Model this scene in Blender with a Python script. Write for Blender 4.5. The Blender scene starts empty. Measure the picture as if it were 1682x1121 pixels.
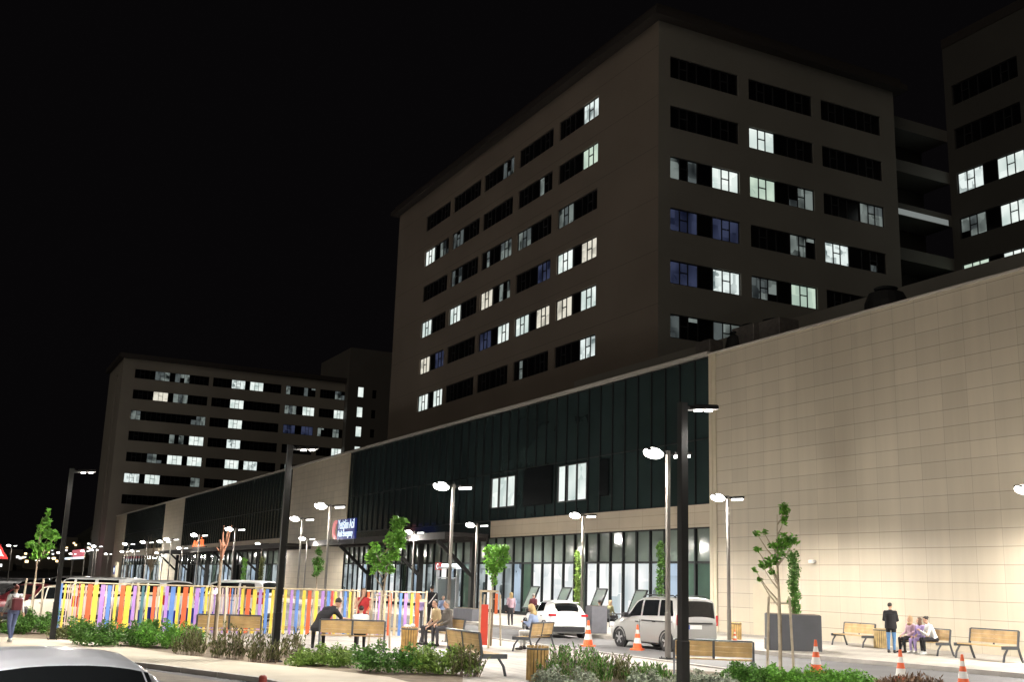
import bpy, math, random
import numpy as np
from mathutils import Vector, Matrix
random.seed(7)
S = bpy.context.scene
COL = S.collection
PI = math.pi

# ------------------------------------------------------------------ camera model
FPX, CX, CY = 1801.66, 841.0, 560.5
PITCH, ROLL, YAW = .2182, .032, .4678
CF = np.array([-math.cos(YAW)*math.cos(PITCH), math.sin(YAW)*math.cos(PITCH), math.sin(PITCH)])
_R = np.array([math.sin(YAW), math.cos(YAW), 0.0]); _U = np.cross(_R, CF)
CR = _R*math.cos(ROLL)+_U*math.sin(ROLL); CU = -_R*math.sin(ROLL)+_U*math.cos(ROLL)
CC = np.array([0, 0, 2.1])
def ray(x, y):
    return CF*FPX + CR*(x-CX) - CU*(y-CY)
def at(x, y, ax, v):                      # photo pixel -> point on the plane axis ax = v
    d = ray(x, y); t = (v-CC[ax])/d[ax]
    return CC + d*t
def g(x, y, z=0.0):
    return at(x, y, 2, z)
def pxm(p):                               # photo pixels per metre at p
    return FPX/float(np.dot(np.array(p)-CC, CF))
def ztop(p, x, y):                        # height above the ground point p that reaches pixel row y
    lo, hi = -2.0, 40.0
    for _ in range(40):
        m = (lo+hi)/2
        q = np.array([p[0], p[1], m])-CC
        yy = CY-FPX*np.dot(q, CU)/np.dot(q, CF)
        if yy > y: lo = m
        else: hi = m
    return lo

# ------------------------------------------------------------------ materials
MATS = {}
def mat(name, col, rough=.6, metal=0.0, noise=0.0, nscale=4.0, bump=0.0, bscale=40.0, spec=.5, emit=None, estr=0.0, coat=0.0):
    if name in MATS: return MATS[name]
    m = bpy.data.materials.new(name); m.use_nodes = True
    nt = m.node_tree; b = nt.nodes['Principled BSDF']
    b.inputs['Base Color'].default_value = (*col, 1)
    b.inputs['Roughness'].default_value = rough
    b.inputs['Metallic'].default_value = metal
    b.inputs['Specular IOR Level'].default_value = spec
    if coat: b.inputs['Coat Weight'].default_value = coat; b.inputs['Coat Roughness'].default_value = .05
    if noise or bump:
        tc = nt.nodes.new('ShaderNodeTexCoord')
    if noise:
        n = nt.nodes.new('ShaderNodeTexNoise'); n.inputs['Scale'].default_value = nscale; n.inputs['Detail'].default_value = 6
        nt.links.new(tc.outputs['Object'], n.inputs['Vector'])
        r = nt.nodes.new('ShaderNodeValToRGB')
        r.color_ramp.elements[0].position = .3; r.color_ramp.elements[1].position = .7
        r.color_ramp.elements[0].color = (*[c*(1-noise) for c in col], 1)
        r.color_ramp.elements[1].color = (*[min(1, c*(1+noise)) for c in col], 1)
        nt.links.new(n.outputs['Fac'], r.inputs['Fac']); nt.links.new(r.outputs['Color'], b.inputs['Base Color'])
    if bump:
        n2 = nt.nodes.new('ShaderNodeTexNoise'); n2.inputs['Scale'].default_value = bscale; n2.inputs['Detail'].default_value = 5
        nt.links.new(tc.outputs['Object'], n2.inputs['Vector'])
        bp = nt.nodes.new('ShaderNodeBump'); bp.inputs['Strength'].default_value = bump; bp.inputs['Distance'].default_value = .02
        nt.links.new(n2.outputs['Fac'], bp.inputs['Height']); nt.links.new(bp.outputs['Normal'], b.inputs['Normal'])
    if emit:
        b.inputs['Emission Color'].default_value = (*emit, 1); b.inputs['Emission Strength'].default_value = estr
    MATS[name] = m
    return m

def brick_mat(name, c1, c2, mortar, w, h, msize, rough=.6, offset=0.0, axes='XZ', bump=.15, stain=.12):
    m = bpy.data.materials.new(name); m.use_nodes = True
    nt = m.node_tree; b = nt.nodes['Principled BSDF']; b.inputs['Roughness'].default_value = rough
    tc = nt.nodes.new('ShaderNodeTexCoord'); sp = nt.nodes.new('ShaderNodeSeparateXYZ'); cb = nt.nodes.new('ShaderNodeCombineXYZ')
    nt.links.new(tc.outputs['Object'], sp.inputs[0])
    nt.links.new(sp.outputs[axes[0]], cb.inputs[0]); nt.links.new(sp.outputs[axes[1]], cb.inputs[1])
    br = nt.nodes.new('ShaderNodeTexBrick'); br.offset = offset; br.squash = 1
    br.inputs['Color1'].default_value = (*c1, 1); br.inputs['Color2'].default_value = (*c2, 1); br.inputs['Mortar'].default_value = (*mortar, 1)
    br.inputs['Scale'].default_value = 1; br.inputs['Brick Width'].default_value = w; br.inputs['Row Height'].default_value = h
    br.inputs['Mortar Size'].default_value = msize; br.inputs['Mortar Smooth'].default_value = .1; br.inputs['Bias'].default_value = 0
    nt.links.new(cb.outputs[0], br.inputs['Vector'])
    n = nt.nodes.new('ShaderNodeTexNoise'); n.inputs['Scale'].default_value = .5; n.inputs['Detail'].default_value = 7
    nt.links.new(tc.outputs['Object'], n.inputs['Vector'])
    mr = nt.nodes.new('ShaderNodeMapRange'); mr.inputs[1].default_value = .3; mr.inputs[2].default_value = .7
    mr.inputs[3].default_value = 1-stain; mr.inputs[4].default_value = 1+stain*.4
    nt.links.new(n.outputs['Fac'], mr.inputs[0])
    mx = nt.nodes.new('ShaderNodeMix'); mx.data_type = 'RGBA'; mx.blend_type = 'MULTIPLY'; mx.inputs[0].default_value = 1
    nt.links.new(br.outputs['Color'], mx.inputs[6]); nt.links.new(mr.outputs[0], mx.inputs[7])
    nt.links.new(mx.outputs[2], b.inputs['Base Color'])
    if bump:
        bp = nt.nodes.new('ShaderNodeBump'); bp.inputs['Strength'].default_value = bump; bp.inputs['Distance'].default_value = .02; bp.invert = True
        nt.links.new(br.outputs['Fac'], bp.inputs['Height']); nt.links.new(bp.outputs['Normal'], b.inputs['Normal'])
    MATS[name] = m
    return m

def grid_mat(name, col, w, h, msz, vdark, hdark, rough=.55, axis='X'):
    """Cladding sheets: crisp horizontal joints, fainter vertical ones, each sheet a slightly different tone, faint rain streaks."""
    m = bpy.data.materials.new(name); m.use_nodes = True
    nt = m.node_tree; b = nt.nodes['Principled BSDF']; b.inputs['Roughness'].default_value = rough
    tc = nt.nodes.new('ShaderNodeTexCoord'); sp = nt.nodes.new('ShaderNodeSeparateXYZ'); nt.links.new(tc.outputs['Object'], sp.inputs[0])
    def mth(op, a, b_=None, c=None):
        n = nt.nodes.new('ShaderNodeMath'); n.operation = op
        for i, v in enumerate((a, b_, c)):
            if v is None: continue
            if isinstance(v, (int, float)): n.inputs[i].default_value = v
            else: nt.links.new(v, n.inputs[i])
        return n.outputs[0]
    u = mth('DIVIDE', sp.outputs[axis], w); v = mth('DIVIDE', sp.outputs['Z'], h)
    fv = mth('FRACT', v); fu = mth('FRACT', u)
    jh = mth('LESS_THAN', fv, msz/h); jv = mth('LESS_THAN', fu, msz*.8/w)
    cb = nt.nodes.new('ShaderNodeCombineXYZ'); nt.links.new(mth('FLOOR', u), cb.inputs[0]); nt.links.new(mth('FLOOR', v), cb.inputs[1])
    wn = nt.nodes.new('ShaderNodeTexWhiteNoise'); nt.links.new(cb.outputs[0], wn.inputs['Vector'])
    tone = mth('MULTIPLY_ADD', wn.outputs['Value'], .11, .93)
    mp = nt.nodes.new('ShaderNodeMapping'); mp.inputs['Scale'].default_value = (1.6, 1.6, .12); nt.links.new(tc.outputs['Object'], mp.inputs['Vector'])
    no = nt.nodes.new('ShaderNodeTexNoise'); no.inputs['Scale'].default_value = 1; no.inputs['Detail'].default_value = 6; nt.links.new(mp.outputs[0], no.inputs['Vector'])
    tone = mth('MULTIPLY', tone, mth('MULTIPLY_ADD', no.outputs['Fac'], .30, .84))
    tone = mth('MULTIPLY', tone, mth('SUBTRACT', 1, mth('MULTIPLY', jh, hdark)))
    tone = mth('MULTIPLY', tone, mth('SUBTRACT', 1, mth('MULTIPLY', jv, vdark)))
    mx = nt.nodes.new('ShaderNodeMix'); mx.data_type = 'RGBA'; mx.blend_type = 'MULTIPLY'; mx.inputs[0].default_value = 1; mx.inputs[6].default_value = (*col, 1)
    nt.links.new(tone, mx.inputs[7]); nt.links.new(mx.outputs[2], b.inputs['Base Color'])
    tilt = mth('MULTIPLY_ADD', wn.outputs['Value'], .5, mth('MULTIPLY', mth('MAXIMUM', jh, jv), -1.0))
    bp = nt.nodes.new('ShaderNodeBump'); bp.inputs['Strength'].default_value = .25; bp.inputs['Distance'].default_value = .015
    nt.links.new(tilt, bp.inputs['Height']); nt.links.new(bp.outputs['Normal'], b.inputs['Normal'])
    MATS[name] = m
    return m

def lit_mat(name, c_hi, c_lo, strength, scale=(1.1, 1.1, .9), fac=.45):
    """A lamp-lit room seen through its window: blinds, walls and furniture as soft blocks."""
    m = bpy.data.materials.new(name); m.use_nodes = True
    nt = m.node_tree; b = nt.nodes['Principled BSDF']
    b.inputs['Base Color'].default_value = (.02, .02, .02, 1); b.inputs['Roughness'].default_value = .08
    tc = nt.nodes.new('ShaderNodeTexCoord'); mp = nt.nodes.new('ShaderNodeMapping'); mp.inputs['Scale'].default_value = scale
    oi = nt.nodes.new('ShaderNodeObjectInfo')
    ml = nt.nodes.new('ShaderNodeMath'); ml.operation = 'MULTIPLY'; ml.inputs[1].default_value = 50
    nt.links.new(oi.outputs['Random'], ml.inputs[0])
    nt.links.new(tc.outputs['Object'], mp.inputs['Vector'])
    vo = nt.nodes.new('ShaderNodeTexVoronoi'); vo.voronoi_dimensions = '4D'; vo.distance = 'CHEBYCHEV'; vo.inputs['Scale'].default_value = 1
    nt.links.new(mp.outputs[0], vo.inputs['Vector']); nt.links.new(ml.outputs[0], vo.inputs['W'])
    no = nt.nodes.new('ShaderNodeTexNoise'); no.noise_dimensions = '4D'; no.inputs['Scale'].default_value = .6; no.inputs['Detail'].default_value = 0
    nt.links.new(mp.outputs[0], no.inputs['Vector']); nt.links.new(ml.outputs[0], no.inputs['W'])
    sx = nt.nodes.new('ShaderNodeSeparateColor'); nt.links.new(vo.outputs['Color'], sx.inputs[0])
    ad = nt.nodes.new('ShaderNodeMath'); ad.operation = 'MULTIPLY_ADD'; ad.inputs[1].default_value = fac
    nt.links.new(sx.outputs[0], ad.inputs[0]); nt.links.new(no.outputs['Fac'], ad.inputs[2])
    r = nt.nodes.new('ShaderNodeValToRGB'); r.color_ramp.elements[0].position = .35; r.color_ramp.elements[1].position = .8
    r.color_ramp.elements[0].color = (*c_lo, 1); r.color_ramp.elements[1].color = (*c_hi, 1)
    nt.links.new(ad.outputs[0], r.inputs['Fac'])
    nt.links.new(r.outputs['Color'], b.inputs['Emission Color']); b.inputs['Emission Strength'].default_value = strength
    MATS[name] = m
    return m

def leaf_mat(name, col, var=.45):
    m = bpy.data.materials.new(name); m.use_nodes = True
    nt = m.node_tree; b = nt.nodes['Principled BSDF']; b.inputs['Roughness'].default_value = .5
    gi = nt.nodes.new('ShaderNodeNewGeometry'); r = nt.nodes.new('ShaderNodeValToRGB')
    r.color_ramp.elements[0].color = (*[c*(1-var) for c in col], 1)
    r.color_ramp.elements[1].color = (*[min(1, c*(1+var)) for c in col], 1)
    nt.links.new(gi.outputs['Random Per Island'], r.inputs['Fac']); nt.links.new(r.outputs['Color'], b.inputs['Base Color'])
    tr = nt.nodes.new('ShaderNodeBsdfTranslucent'); nt.links.new(r.outputs['Color'], tr.inputs['Color'])
    mx = nt.nodes.new('ShaderNodeMixShader'); mx.inputs[0].default_value = .35
    nt.links.new(b.outputs[0], mx.inputs[1]); nt.links.new(tr.outputs[0], mx.inputs[2])
    nt.links.new(mx.outputs[0], nt.nodes['Material Output'].inputs['Surface'])
    MATS[name] = m
    return m

STONE = grid_mat('stone_cladding', (.53, .465, .36), 1.2, .665, .022, .28, .5)
STONEY = brick_mat('stone_cladding_side', (.47, .40, .30), (.44, .37, .28), (.25, .205, .15), 1.12, .71, .017, axes='YZ')
BAND = brick_mat('cream_band', (.52, .44, .33), (.50, .42, .315), (.34, .28, .2), 2.4, .6, .012)
TRIM = mat('cream_trim', (.56, .49, .36), .5, noise=.05, nscale=1)
COPING = mat('coping_metal', (.62, .58, .52), .35, .2, noise=.05)
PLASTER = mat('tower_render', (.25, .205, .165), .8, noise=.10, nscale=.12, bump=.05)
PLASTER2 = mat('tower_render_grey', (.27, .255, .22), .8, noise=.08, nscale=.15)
ROOF = mat('roof_felt', (.08, .075, .07), .9, noise=.2, nscale=.6)
EAVE = mat('eave_metal', (.05, .042, .038), .6, noise=.1)
CURTAIN = mat('dark_curtain_glass', (.022, .035, .035), .12, noise=.2, nscale=.35, spec=.35)
CURTAIN_B = mat('black_spandrel', (.006, .008, .009), .25, spec=.3)
TRANSOM = mat('grey_green_glass', (.15, .185, .165), .09, noise=.15, nscale=.5, spec=.6)
GREEN_GLASS = mat('green_glass', (.045, .075, .06), .08, noise=.2, nscale=.8, spec=.6)
BROWN_PANEL = mat('brown_panel', (.10, .08, .065), .3, noise=.1)
MULL = mat('mullion_black', (.008, .010, .011), .6, spec=.25)
FRAME = mat('window_frame_dark', (.028, .028, .030), .5)
BLACKROOM = mat('dark_room_glass', (.006, .006, .007), .15, noise=.4, nscale=.9, spec=.3)
LIT = {
 'w': lit_mat('room_white', (.93, 1.0, .95), (.55, .66, .62), 1.0, (.9, .9, .8), .3),
 'g': lit_mat('room_greenish', (.80, .98, .80), (.45, .6, .5), .75, (.9, .9, .8), .3),
 'd': lit_mat('room_dim', (.40, .47, .44), (.012, .016, .016), .45, (1.2, 1.2, 1.0), .35),
 'b': lit_mat('room_blue', (.20, .25, .50), (.02, .03, .09), .17, (1.0, 1.0, .8), .3),
 'W': lit_mat('hall_bright', (1.0, 1.0, .98), (.50, .58, .60), 1.05, (.7, .7, .8), .35),
 'c': lit_mat('hall_bluish', (.62, .78, .95), (.10, .15, .2), .75, (.7, .7, 1.3), .4),
 'q': lit_mat('hall_grey', (.58, .66, .68), (.04, .06, .06), .75, (.8, .8, 1.1), .45),
 'v': lit_mat('room_warm', (1.0, .95, .80), (.50, .48, .40), .8, (1.3, 1.3, 1.5), .5), 'x': lit_mat('room_patchy', (.9, 1.0, .97), (.16, .21, .21), .9, (1.5, 1.5, 1.3), .7),
 '0': BLACKROOM, 'G': GREEN_GLASS}
DIM2 = lit_mat('room_faint', (.16, .19, .19), (.02, .025, .027), .5, (1.2, 1.2, 1.0), .4)
ASPHALT = mat('asphalt', (.085, .083, .085), .8, noise=.22, nscale=.5, bump=.3, bscale=60)
ASPHALT2 = mat('road_asphalt', (.135, .13, .132), .75, noise=.18, nscale=.6, bump=.3, bscale=60)
PAVE = brick_mat('plaza_paving', (.48, .44, .40), (.40, .365, .33), (.22, .195, .17), .8, .4, .016, .7, .5, 'XY', .2, .35)
PAVE2 = brick_mat('sidewalk_paving', (.50, .455, .40), (.44, .40, .35), (.26, .23, .2), .6, .4, .014, .7, .5, 'XY', .2, .3)
PATH = mat('path_concrete', (.43, .375, .29), .85, noise=.12, nscale=.8, bump=.2, bscale=50)
KERB = mat('kerb_stone', (.40, .37, .34), .8, noise=.15, nscale=2)
SOIL = mat('soil', (.16, .125, .085), .95, noise=.35, nscale=2.5, bump=.8, bscale=15)
DIRT = mat('gutter_dirt', (.17, .145, .115), .95, noise=.3, nscale=2, bump=.5, bscale=20)
POLE_D = mat('pole_dark', (.008, .0075, .0075), .7, 0, noise=.15, nscale=3)
POLE_G = mat('pole_grey', (.18, .165, .15), .45, .4, noise=.1, nscale=3)
LED = mat('led_glare', (.8, .8, .8), .3, emit=(1, .97, .92), estr=14)
LED_N = mat('led_module', (.8, .8, .8), .3, emit=(1, .98, .95), estr=6)
WOOD = mat('bench_timber', (.47, .31, .135), .55, noise=.25, nscale=3)
WOOD_P = mat('pale_timber', (.50, .40, .27), .7, noise=.2, nscale=4)
IRON = mat('bench_iron', (.075, .08, .09), .5, .3, noise=.1)
CONE_O = mat('cone_orange', (.80, .13, .035), .5, noise=.08)
CONE_W = mat('cone_white', (.75, .73, .70), .4)
TYRE = mat('tyre', (.018, .018, .019), .8)
RIM = mat('wheel_rim', (.45, .45, .46), .35, .8)
GLASS = mat('car_glass', (.008, .009, .010), .05, spec=.7)
PLASTIC = mat('black_plastic', (.02, .02, .022), .55)
REDL = mat('tail_light', (.45, .015, .02), .2, coat=.5)
CLEARL = mat('head_light', (.7, .72, .75), .15)
PLATE = mat('number_plate', (.75, .75, .74), .4)
PLATEB = mat('number_plate_blue', (.03, .07, .35), .4)
BARK = mat('bark', (.22, .17, .12), .9, noise=.3, nscale=6, bump=.5)
REDBARK = mat('red_bark', (.30, .14, .085), .8, noise=.25, nscale=6)
STAKE = mat('stake_timber', (.47, .40, .30), .8, noise=.2, nscale=5)
PLANTER = mat('planter_charcoal', (.060, .062, .070), .55, noise=.1, nscale=2)
LEAF = leaf_mat('leaf_bright', (.14, .33, .045))
LEAF2 = leaf_mat('leaf_mid', (.085, .20, .035))
LEAF3 = leaf_mat('leaf_olive', (.11, .125, .042))
LEAF4 = leaf_mat('leaf_silver', (.25, .28, .21))
LEAF5 = leaf_mat('leaf_lawn', (.19, .30, .06))
LAVENDER = leaf_mat('flower_mauve', (.36, .25, .36), .3)

# ------------------------------------------------------------------ mesh builder
class MB:
    def __init__(s): s.v = []; s.f = []; s.m = []
    def face(s, pts, mi=0):
        i = len(s.v); s.v += [tuple(p) for p in pts]; s.f.append(tuple(range(i, i+len(pts)))); s.m.append(mi)
    def box(s, x0, x1, y0, y1, z0, z1, mi=0, M=None):
        if x0 > x1: x0, x1 = x1, x0
        if y0 > y1: y0, y1 = y1, y0
        i = len(s.v)
        P = [(x0, y0, z0), (x1, y0, z0), (x1, y1, z0), (x0, y1, z0), (x0, y0, z1), (x1, y0, z1), (x1, y1, z1), (x0, y1, z1)]
        if M is not None: P = [tuple(M @ Vector(p)) for p in P]
        s.v += P
        for q in ((0, 3, 2, 1), (4, 5, 6, 7), (0, 1, 5, 4), (1, 2, 6, 5), (2, 3, 7, 6), (3, 0, 4, 7)):
            s.f.append(tuple(i+k for k in q)); s.m.append(mi)
    def bbox(s, x0, x1, y0, y1, z0, z1, b=.01, mi=0, M=None):     # box with chamfered upright and top edges
        n = len(s.v)
        prof = [(z0, 0), (z1-b, 0), (z1, b)]
        rings = []
        for z, ins in prof:
            a0, a1, c0, c1 = x0+ins, x1-ins, y0+ins, y1-ins
            rings.append([(a0+b, c0, z), (a1-b, c0, z), (a1, c0+b, z), (a1, c1-b, z), (a1-b, c1, z), (a0+b, c1, z), (a0, c1-b, z), (a0, c0+b, z)])
        s.loft(rings, mi, True, True, M)
    def loft(s, rings, mi=0, cap0=True, cap1=True, M=None, closed=True):
        i = len(s.v); n = len(rings[0])
        for r in rings: s.v += [tuple(M @ Vector(p)) if M is not None else tuple(p) for p in r]
        for k in range(len(rings)-1):
            for j in range(n if closed else n-1):
                a = i+k*n+j; b = i+k*n+(j+1) % n
                s.f.append((a, b, b+n, a+n)); s.m.append(mi)
        if cap0: s.f.append(tuple(i+j for j in range(n-1, -1, -1))); s.m.append(mi)
        if cap1: s.f.append(tuple(i+(len(rings)-1)*n+j for j in range(n))); s.m.append(mi)
    def tube(s, pts, rad, n=8, mi=0, sq=False):
        pts = [Vector(p) for p in pts]
        if not isinstance(rad, (list, tuple)): rad = [rad]*len(pts)
        rings = []
        up = None
        for k, p in enumerate(pts):
            d = (pts[min(k+1, len(pts)-1)]-pts[max(k-1, 0)]).normalized()
            if up is None:
                up = Vector((0, 0, 1)) if abs(d.z) < .9 else Vector((1, 0, 0))
            a = d.cross(up).normalized(); b = a.cross(d).normalized()
            rings.append([p+(a*math.cos(2*PI*(j+.5)/n)+b*math.sin(2*PI*(j+.5)/n))*rad[k] for j in range(n)])
        s.loft(rings, mi)
    def lathe(s, prof, n=16, mi=0, c=(0, 0, 0), M=None):
        rings = [[(c[0]+r*math.cos(2*PI*j/n), c[1]+r*math.sin(2*PI*j/n), c[2]+z) for j in range(n)] for r, z in prof]
        s.loft(rings, mi, True, True, M)
    def ell(s, c, r, n=10, k=7, mi=0, M=None):
        rings = []
        for a in range(1, k):
            t = PI*a/k
            rings.append([(c[0]+r[0]*math.sin(t)*math.cos(2*PI*j/n), c[1]+r[1]*math.sin(t)*math.sin(2*PI*j/n), c[2]-r[2]*math.cos(t)) for j in range(n)])
        s.loft(rings, mi, True, True, M)
    def build(s, name, mats, parent=None, smooth=False, org=None, loc=None, rot=None):
        me = bpy.data.meshes.new(name)
        v = s.v if org is None else [(a-org[0], b-org[1], c-org[2]) for a, b, c in s.v]
        me.from_pydata(v, [], s.f)
        for m in (mats if isinstance(mats, (list, tuple)) else [mats]): me.materials.append(m)
        me.polygons.foreach_set('material_index', s.m)
        if smooth: me.polygons.foreach_set('use_smooth', [True]*len(s.f))
        me.update()
        o = bpy.data.objects.new(name, me); COL.objects.link(o)
        if parent is not None: o.parent = parent
        if loc is not None: o.location = loc
        if rot is not None: o.rotation_euler = rot
        return o
def smooth_by_angle(o, deg=35):
    me = o.data
    me.polygons.foreach_set('use_smooth', [True]*len(me.polygons))
    me.set_sharp_from_angle(angle=math.radians(deg))
    return o
def tag(o, label=None, cat=None, group=None, kind=None):
    if label: o['label'] = label
    if cat: o['category'] = cat
    if group: o['group'] = group
    if kind: o['kind'] = kind
    return o
def thing(name, label, cat, loc=(0, 0, 0), rz=0.0, group=None, s=1.0):
    o = bpy.data.objects.new(name, None); COL.objects.link(o)
    o.empty_display_size = .3
    o.location = loc; o.rotation_euler = (0, 0, rz); o.scale = (s, s, s)
    return tag(o, label, cat, group)
def copy_tree(o, parent=None):
    c = o.copy(); COL.objects.link(c)
    if parent is not None: c.parent = parent
    for ch in list(o.children): copy_tree(ch, c)
    return c
def struct(mb, name, m):
    return tag(mb.build(name, m), kind='structure')
def text_mesh(name, body, size, m, parent, loc, rot, ext=.02, align='LEFT', width=None):
    cu = bpy.data.curves.new(name, 'FONT'); cu.body = body; cu.size = size; cu.extrude = ext; cu.align_x = align
    t = bpy.data.objects.new(name, cu); COL.objects.link(t)
    dg = bpy.context.evaluated_depsgraph_get()
    me = bpy.data.meshes.new_from_object(t.evaluated_get(dg))
    COL.objects.unlink(t); bpy.data.objects.remove(t)
    me.materials.clear(); me.materials.append(m)
    o = bpy.data.objects.new(name, me); COL.objects.link(o)
    o.parent = parent; o.location = loc; o.rotation_euler = rot
    if width:
        xs = [v.co.x for v in me.vertices]; k = width/max(.001, max(xs)-min(xs))
        for v in me.vertices: v.co.x *= k
    return o

# ------------------------------------------------------------------ ground and roads
def poly_slab(pts, z0, z1, mi=0, mb=None):
    mb = mb or MB()
    # upward winding
    A = sum(pts[i][0]*pts[(i+1) % len(pts)][1]-pts[(i+1) % len(pts)][0]*pts[i][1] for i in range(len(pts)))
    if A < 0: pts = pts[::-1]
    n = len(pts); i = len(mb.v)
    mb.v += [(p[0], p[1], z0) for p in pts]+[(p[0], p[1], z1) for p in pts]
    mb.f.append(tuple(i+n+k for k in range(n))); mb.m.append(mi)
    for k in range(n):
        a, b = i+k, i+(k+1) % n
        mb.f.append((a, b, b+n, a+n)); mb.m.append(mi)
    return mb
def G2(x, y): p = g(x, y); return (p[0], p[1])
gm = MB(); gm.face([(-900, -500, 0), (500, -500, 0), (500, 900, 0), (-900, 900, 0)])
struct(gm, 'ground', ASPHALT)
FY = 34.5                                    # plane of the hospital front
road = MB(); road.face([(-300, 12, .004), (-44, 19.4, .004), (-20, 19.4, .004), (20, 24, .004), (20, 34, .004), (-19, 27.3, .004), (-31.5, 25.3, .004), (-44, 24.6, .004), (-300, 24.6, .004)])
struct(road, 'road', ASPHALT2)
kerb_line = [(-300, 24.6), (-44, 24.6), (-31.5, 25.3), (-19, 27.3), (20, 34)]
sw = [(x, y+.15) for x, y in kerb_line]+[(20, 36), (-300, 36)]
struct(poly_slab(sw, 0, .128), 'sidewalk', PAVE2)
kb = MB()
for i in range(len(kerb_line)-1):
    (x0, y0), (x1, y1) = kerb_line[i], kerb_line[i+1]
    L = math.hypot(x1-x0, y1-y0); n = max(1, int(L/1.0)) if x0 > -60 else 40
    for k in range(n):
        a, b = k/n, (k+1)/n-.012/(L/n)*(1/n)
        p = [(x0+(x1-x0)*a, y0+(y1-y0)*a), (x0+(x1-x0)*b, y0+(y1-y0)*b)]
        poly_slab([p[0], p[1], (p[1][0], p[1][1]+.15), (p[0][0], p[0][1]+.15)], 0, .135, 0, kb)
struct(kb, 'kerb', KERB)
upper = [G2(-160, 1042), G2(0, 1051), G2(140, 1057), G2(300, 1081), G2(420, 1094), G2(530, 1105), G2(640, 1118), G2(760, 1150)]
lower = [G2(560, 1150), G2(430, 1121), G2(250, 1098), G2(120, 1086), G2(0, 1080), G2(-160, 1075)]
struct(poly_slab(upper+lower, 0, .06), 'path', PATH)
kl = MB()
for a, b in zip(lower[:-1], lower[1:]):
    d = Vector((b[0]-a[0], b[1]-a[1])).normalized(); nrm = Vector((-d.y, d.x))*.0
    nn = Vector((d.y, -d.x))*-.16
    L = (Vector(a)-Vector(b)).length; n = max(1, int(L))
    for k in range(n):
        p = Vector(a)+(Vector(b)-Vector(a))*(k/n); q = Vector(a)+(Vector(b)-Vector(a))*((k+1)/n-.01)
        poly_slab([p, q, q+nn, p+nn], 0, .1, 0, kl)
struct(kl, 'path_kerb', KERB)
gut = [G2(600, 1165), G2(440, 1132), G2(250, 1104), G2(120, 1091), G2(120, 1100), G2(250, 1118), G2(440, 1150), G2(600, 1190)]
gt = MB(); gt.face([(x, y, .004) for x, y in gut][::-1]); struct(gt, 'gutter', DIRT)
# planting bed between path and plaza
bed_far = [G2(760, 1112), G2(640, 1084), G2(520, 1074), G2(420, 1066), G2(300, 1056), G2(140, 1047), G2(60, 1030), G2(-160, 1018)]
struct(poly_slab(upper+bed_far, 0, .03), 'soil_bed', SOIL)
plaza = bed_far[:-1]+[(-44, 6), (-44, 19.2), (-20, 19.2), (-8, 15), (-10, 9), G2(760, 1150)]
struct(poly_slab(plaza, 0, .024), 'plaza', PAVE)
struct(poly_slab([G2(880, 1118), G2(1000, 1104), G2(1120, 1103), G2(1250, 1112), G2(1460, 1120), G2(1560, 1150), G2(1300, 1180), G2(900, 1170)], 0, .034), 'flower_bed', SOIL)
pk = MB(); x0, y0 = -44, 19.25
pk.box(-44, -20, 19.2, 19.38, 0, .06); struct(pk, 'plaza_kerb', KERB)
# parking bay lines far left
pl = MB()
for k in range(9):
    pl.face([(-62-k*2.6, 2, .008), (-61.88-k*2.6, 2, .008), (-61.88-k*2.6, 7, .008), (-62-k*2.6, 7, .008)])
struct(pl, 'parking_lines', mat('road_paint', (.6, .6, .58), .7, noise=.15))

# hills with the town far away
hm = MB(); nx, ny = 60, 14
def hz(u, v): return v*125*(.55+.25*math.sin(u*9+1)+.2*math.sin(u*23))*1.0
hr = []
for j in range(ny+1):
    hr.append([(-760-j*55, -420+i*18, max(-.5, hz(i/nx, j/ny)-.5)) for i in range(nx+1)])
hm.loft(hr, 0, False, False, None, False)
h = struct(hm, 'hills', mat('hill_scrub', (.05, .05, .04), .95, noise=.4, nscale=.02)); smooth_by_angle(h, 80)
town = MB()
rt = random.Random(3)
for k in range(620):
    j = rt.uniform(.5, ny-1); i = rt.uniform(0, nx)
    x, y = -760-j*55, -420+i*18; z = max(0, hz(i/nx, j/ny)-.5)
    w = rt.uniform(3, 7); hh = rt.uniform(4, 10)
    town.box(x-w, x+w, y-w, y+w, z-2, z+hh, 0)
    for q in range(rt.randint(0, 2)):
        yy = y+rt.uniform(-w, w)*.8; zz = z+rt.uniform(1, hh-1)
        town.box(x+w, x+w+.05, yy-1.1, yy+1.1, zz, zz+1.7, rt.choice([1, 1, 2]))
o = town.build('hillside_town', [mat('far_house', (.22, .2, .17), .9), mat('far_lamp', (.1, .1, .1), .5, emit=(1, .7, .35), estr=4), mat('far_lamp_white', (.1, .1, .1), .5, emit=(.9, .9, .9), estr=2.2)])
tag(o, 'distant dark hillside town dotted with tiny lights', 'town', kind='stuff')

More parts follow.
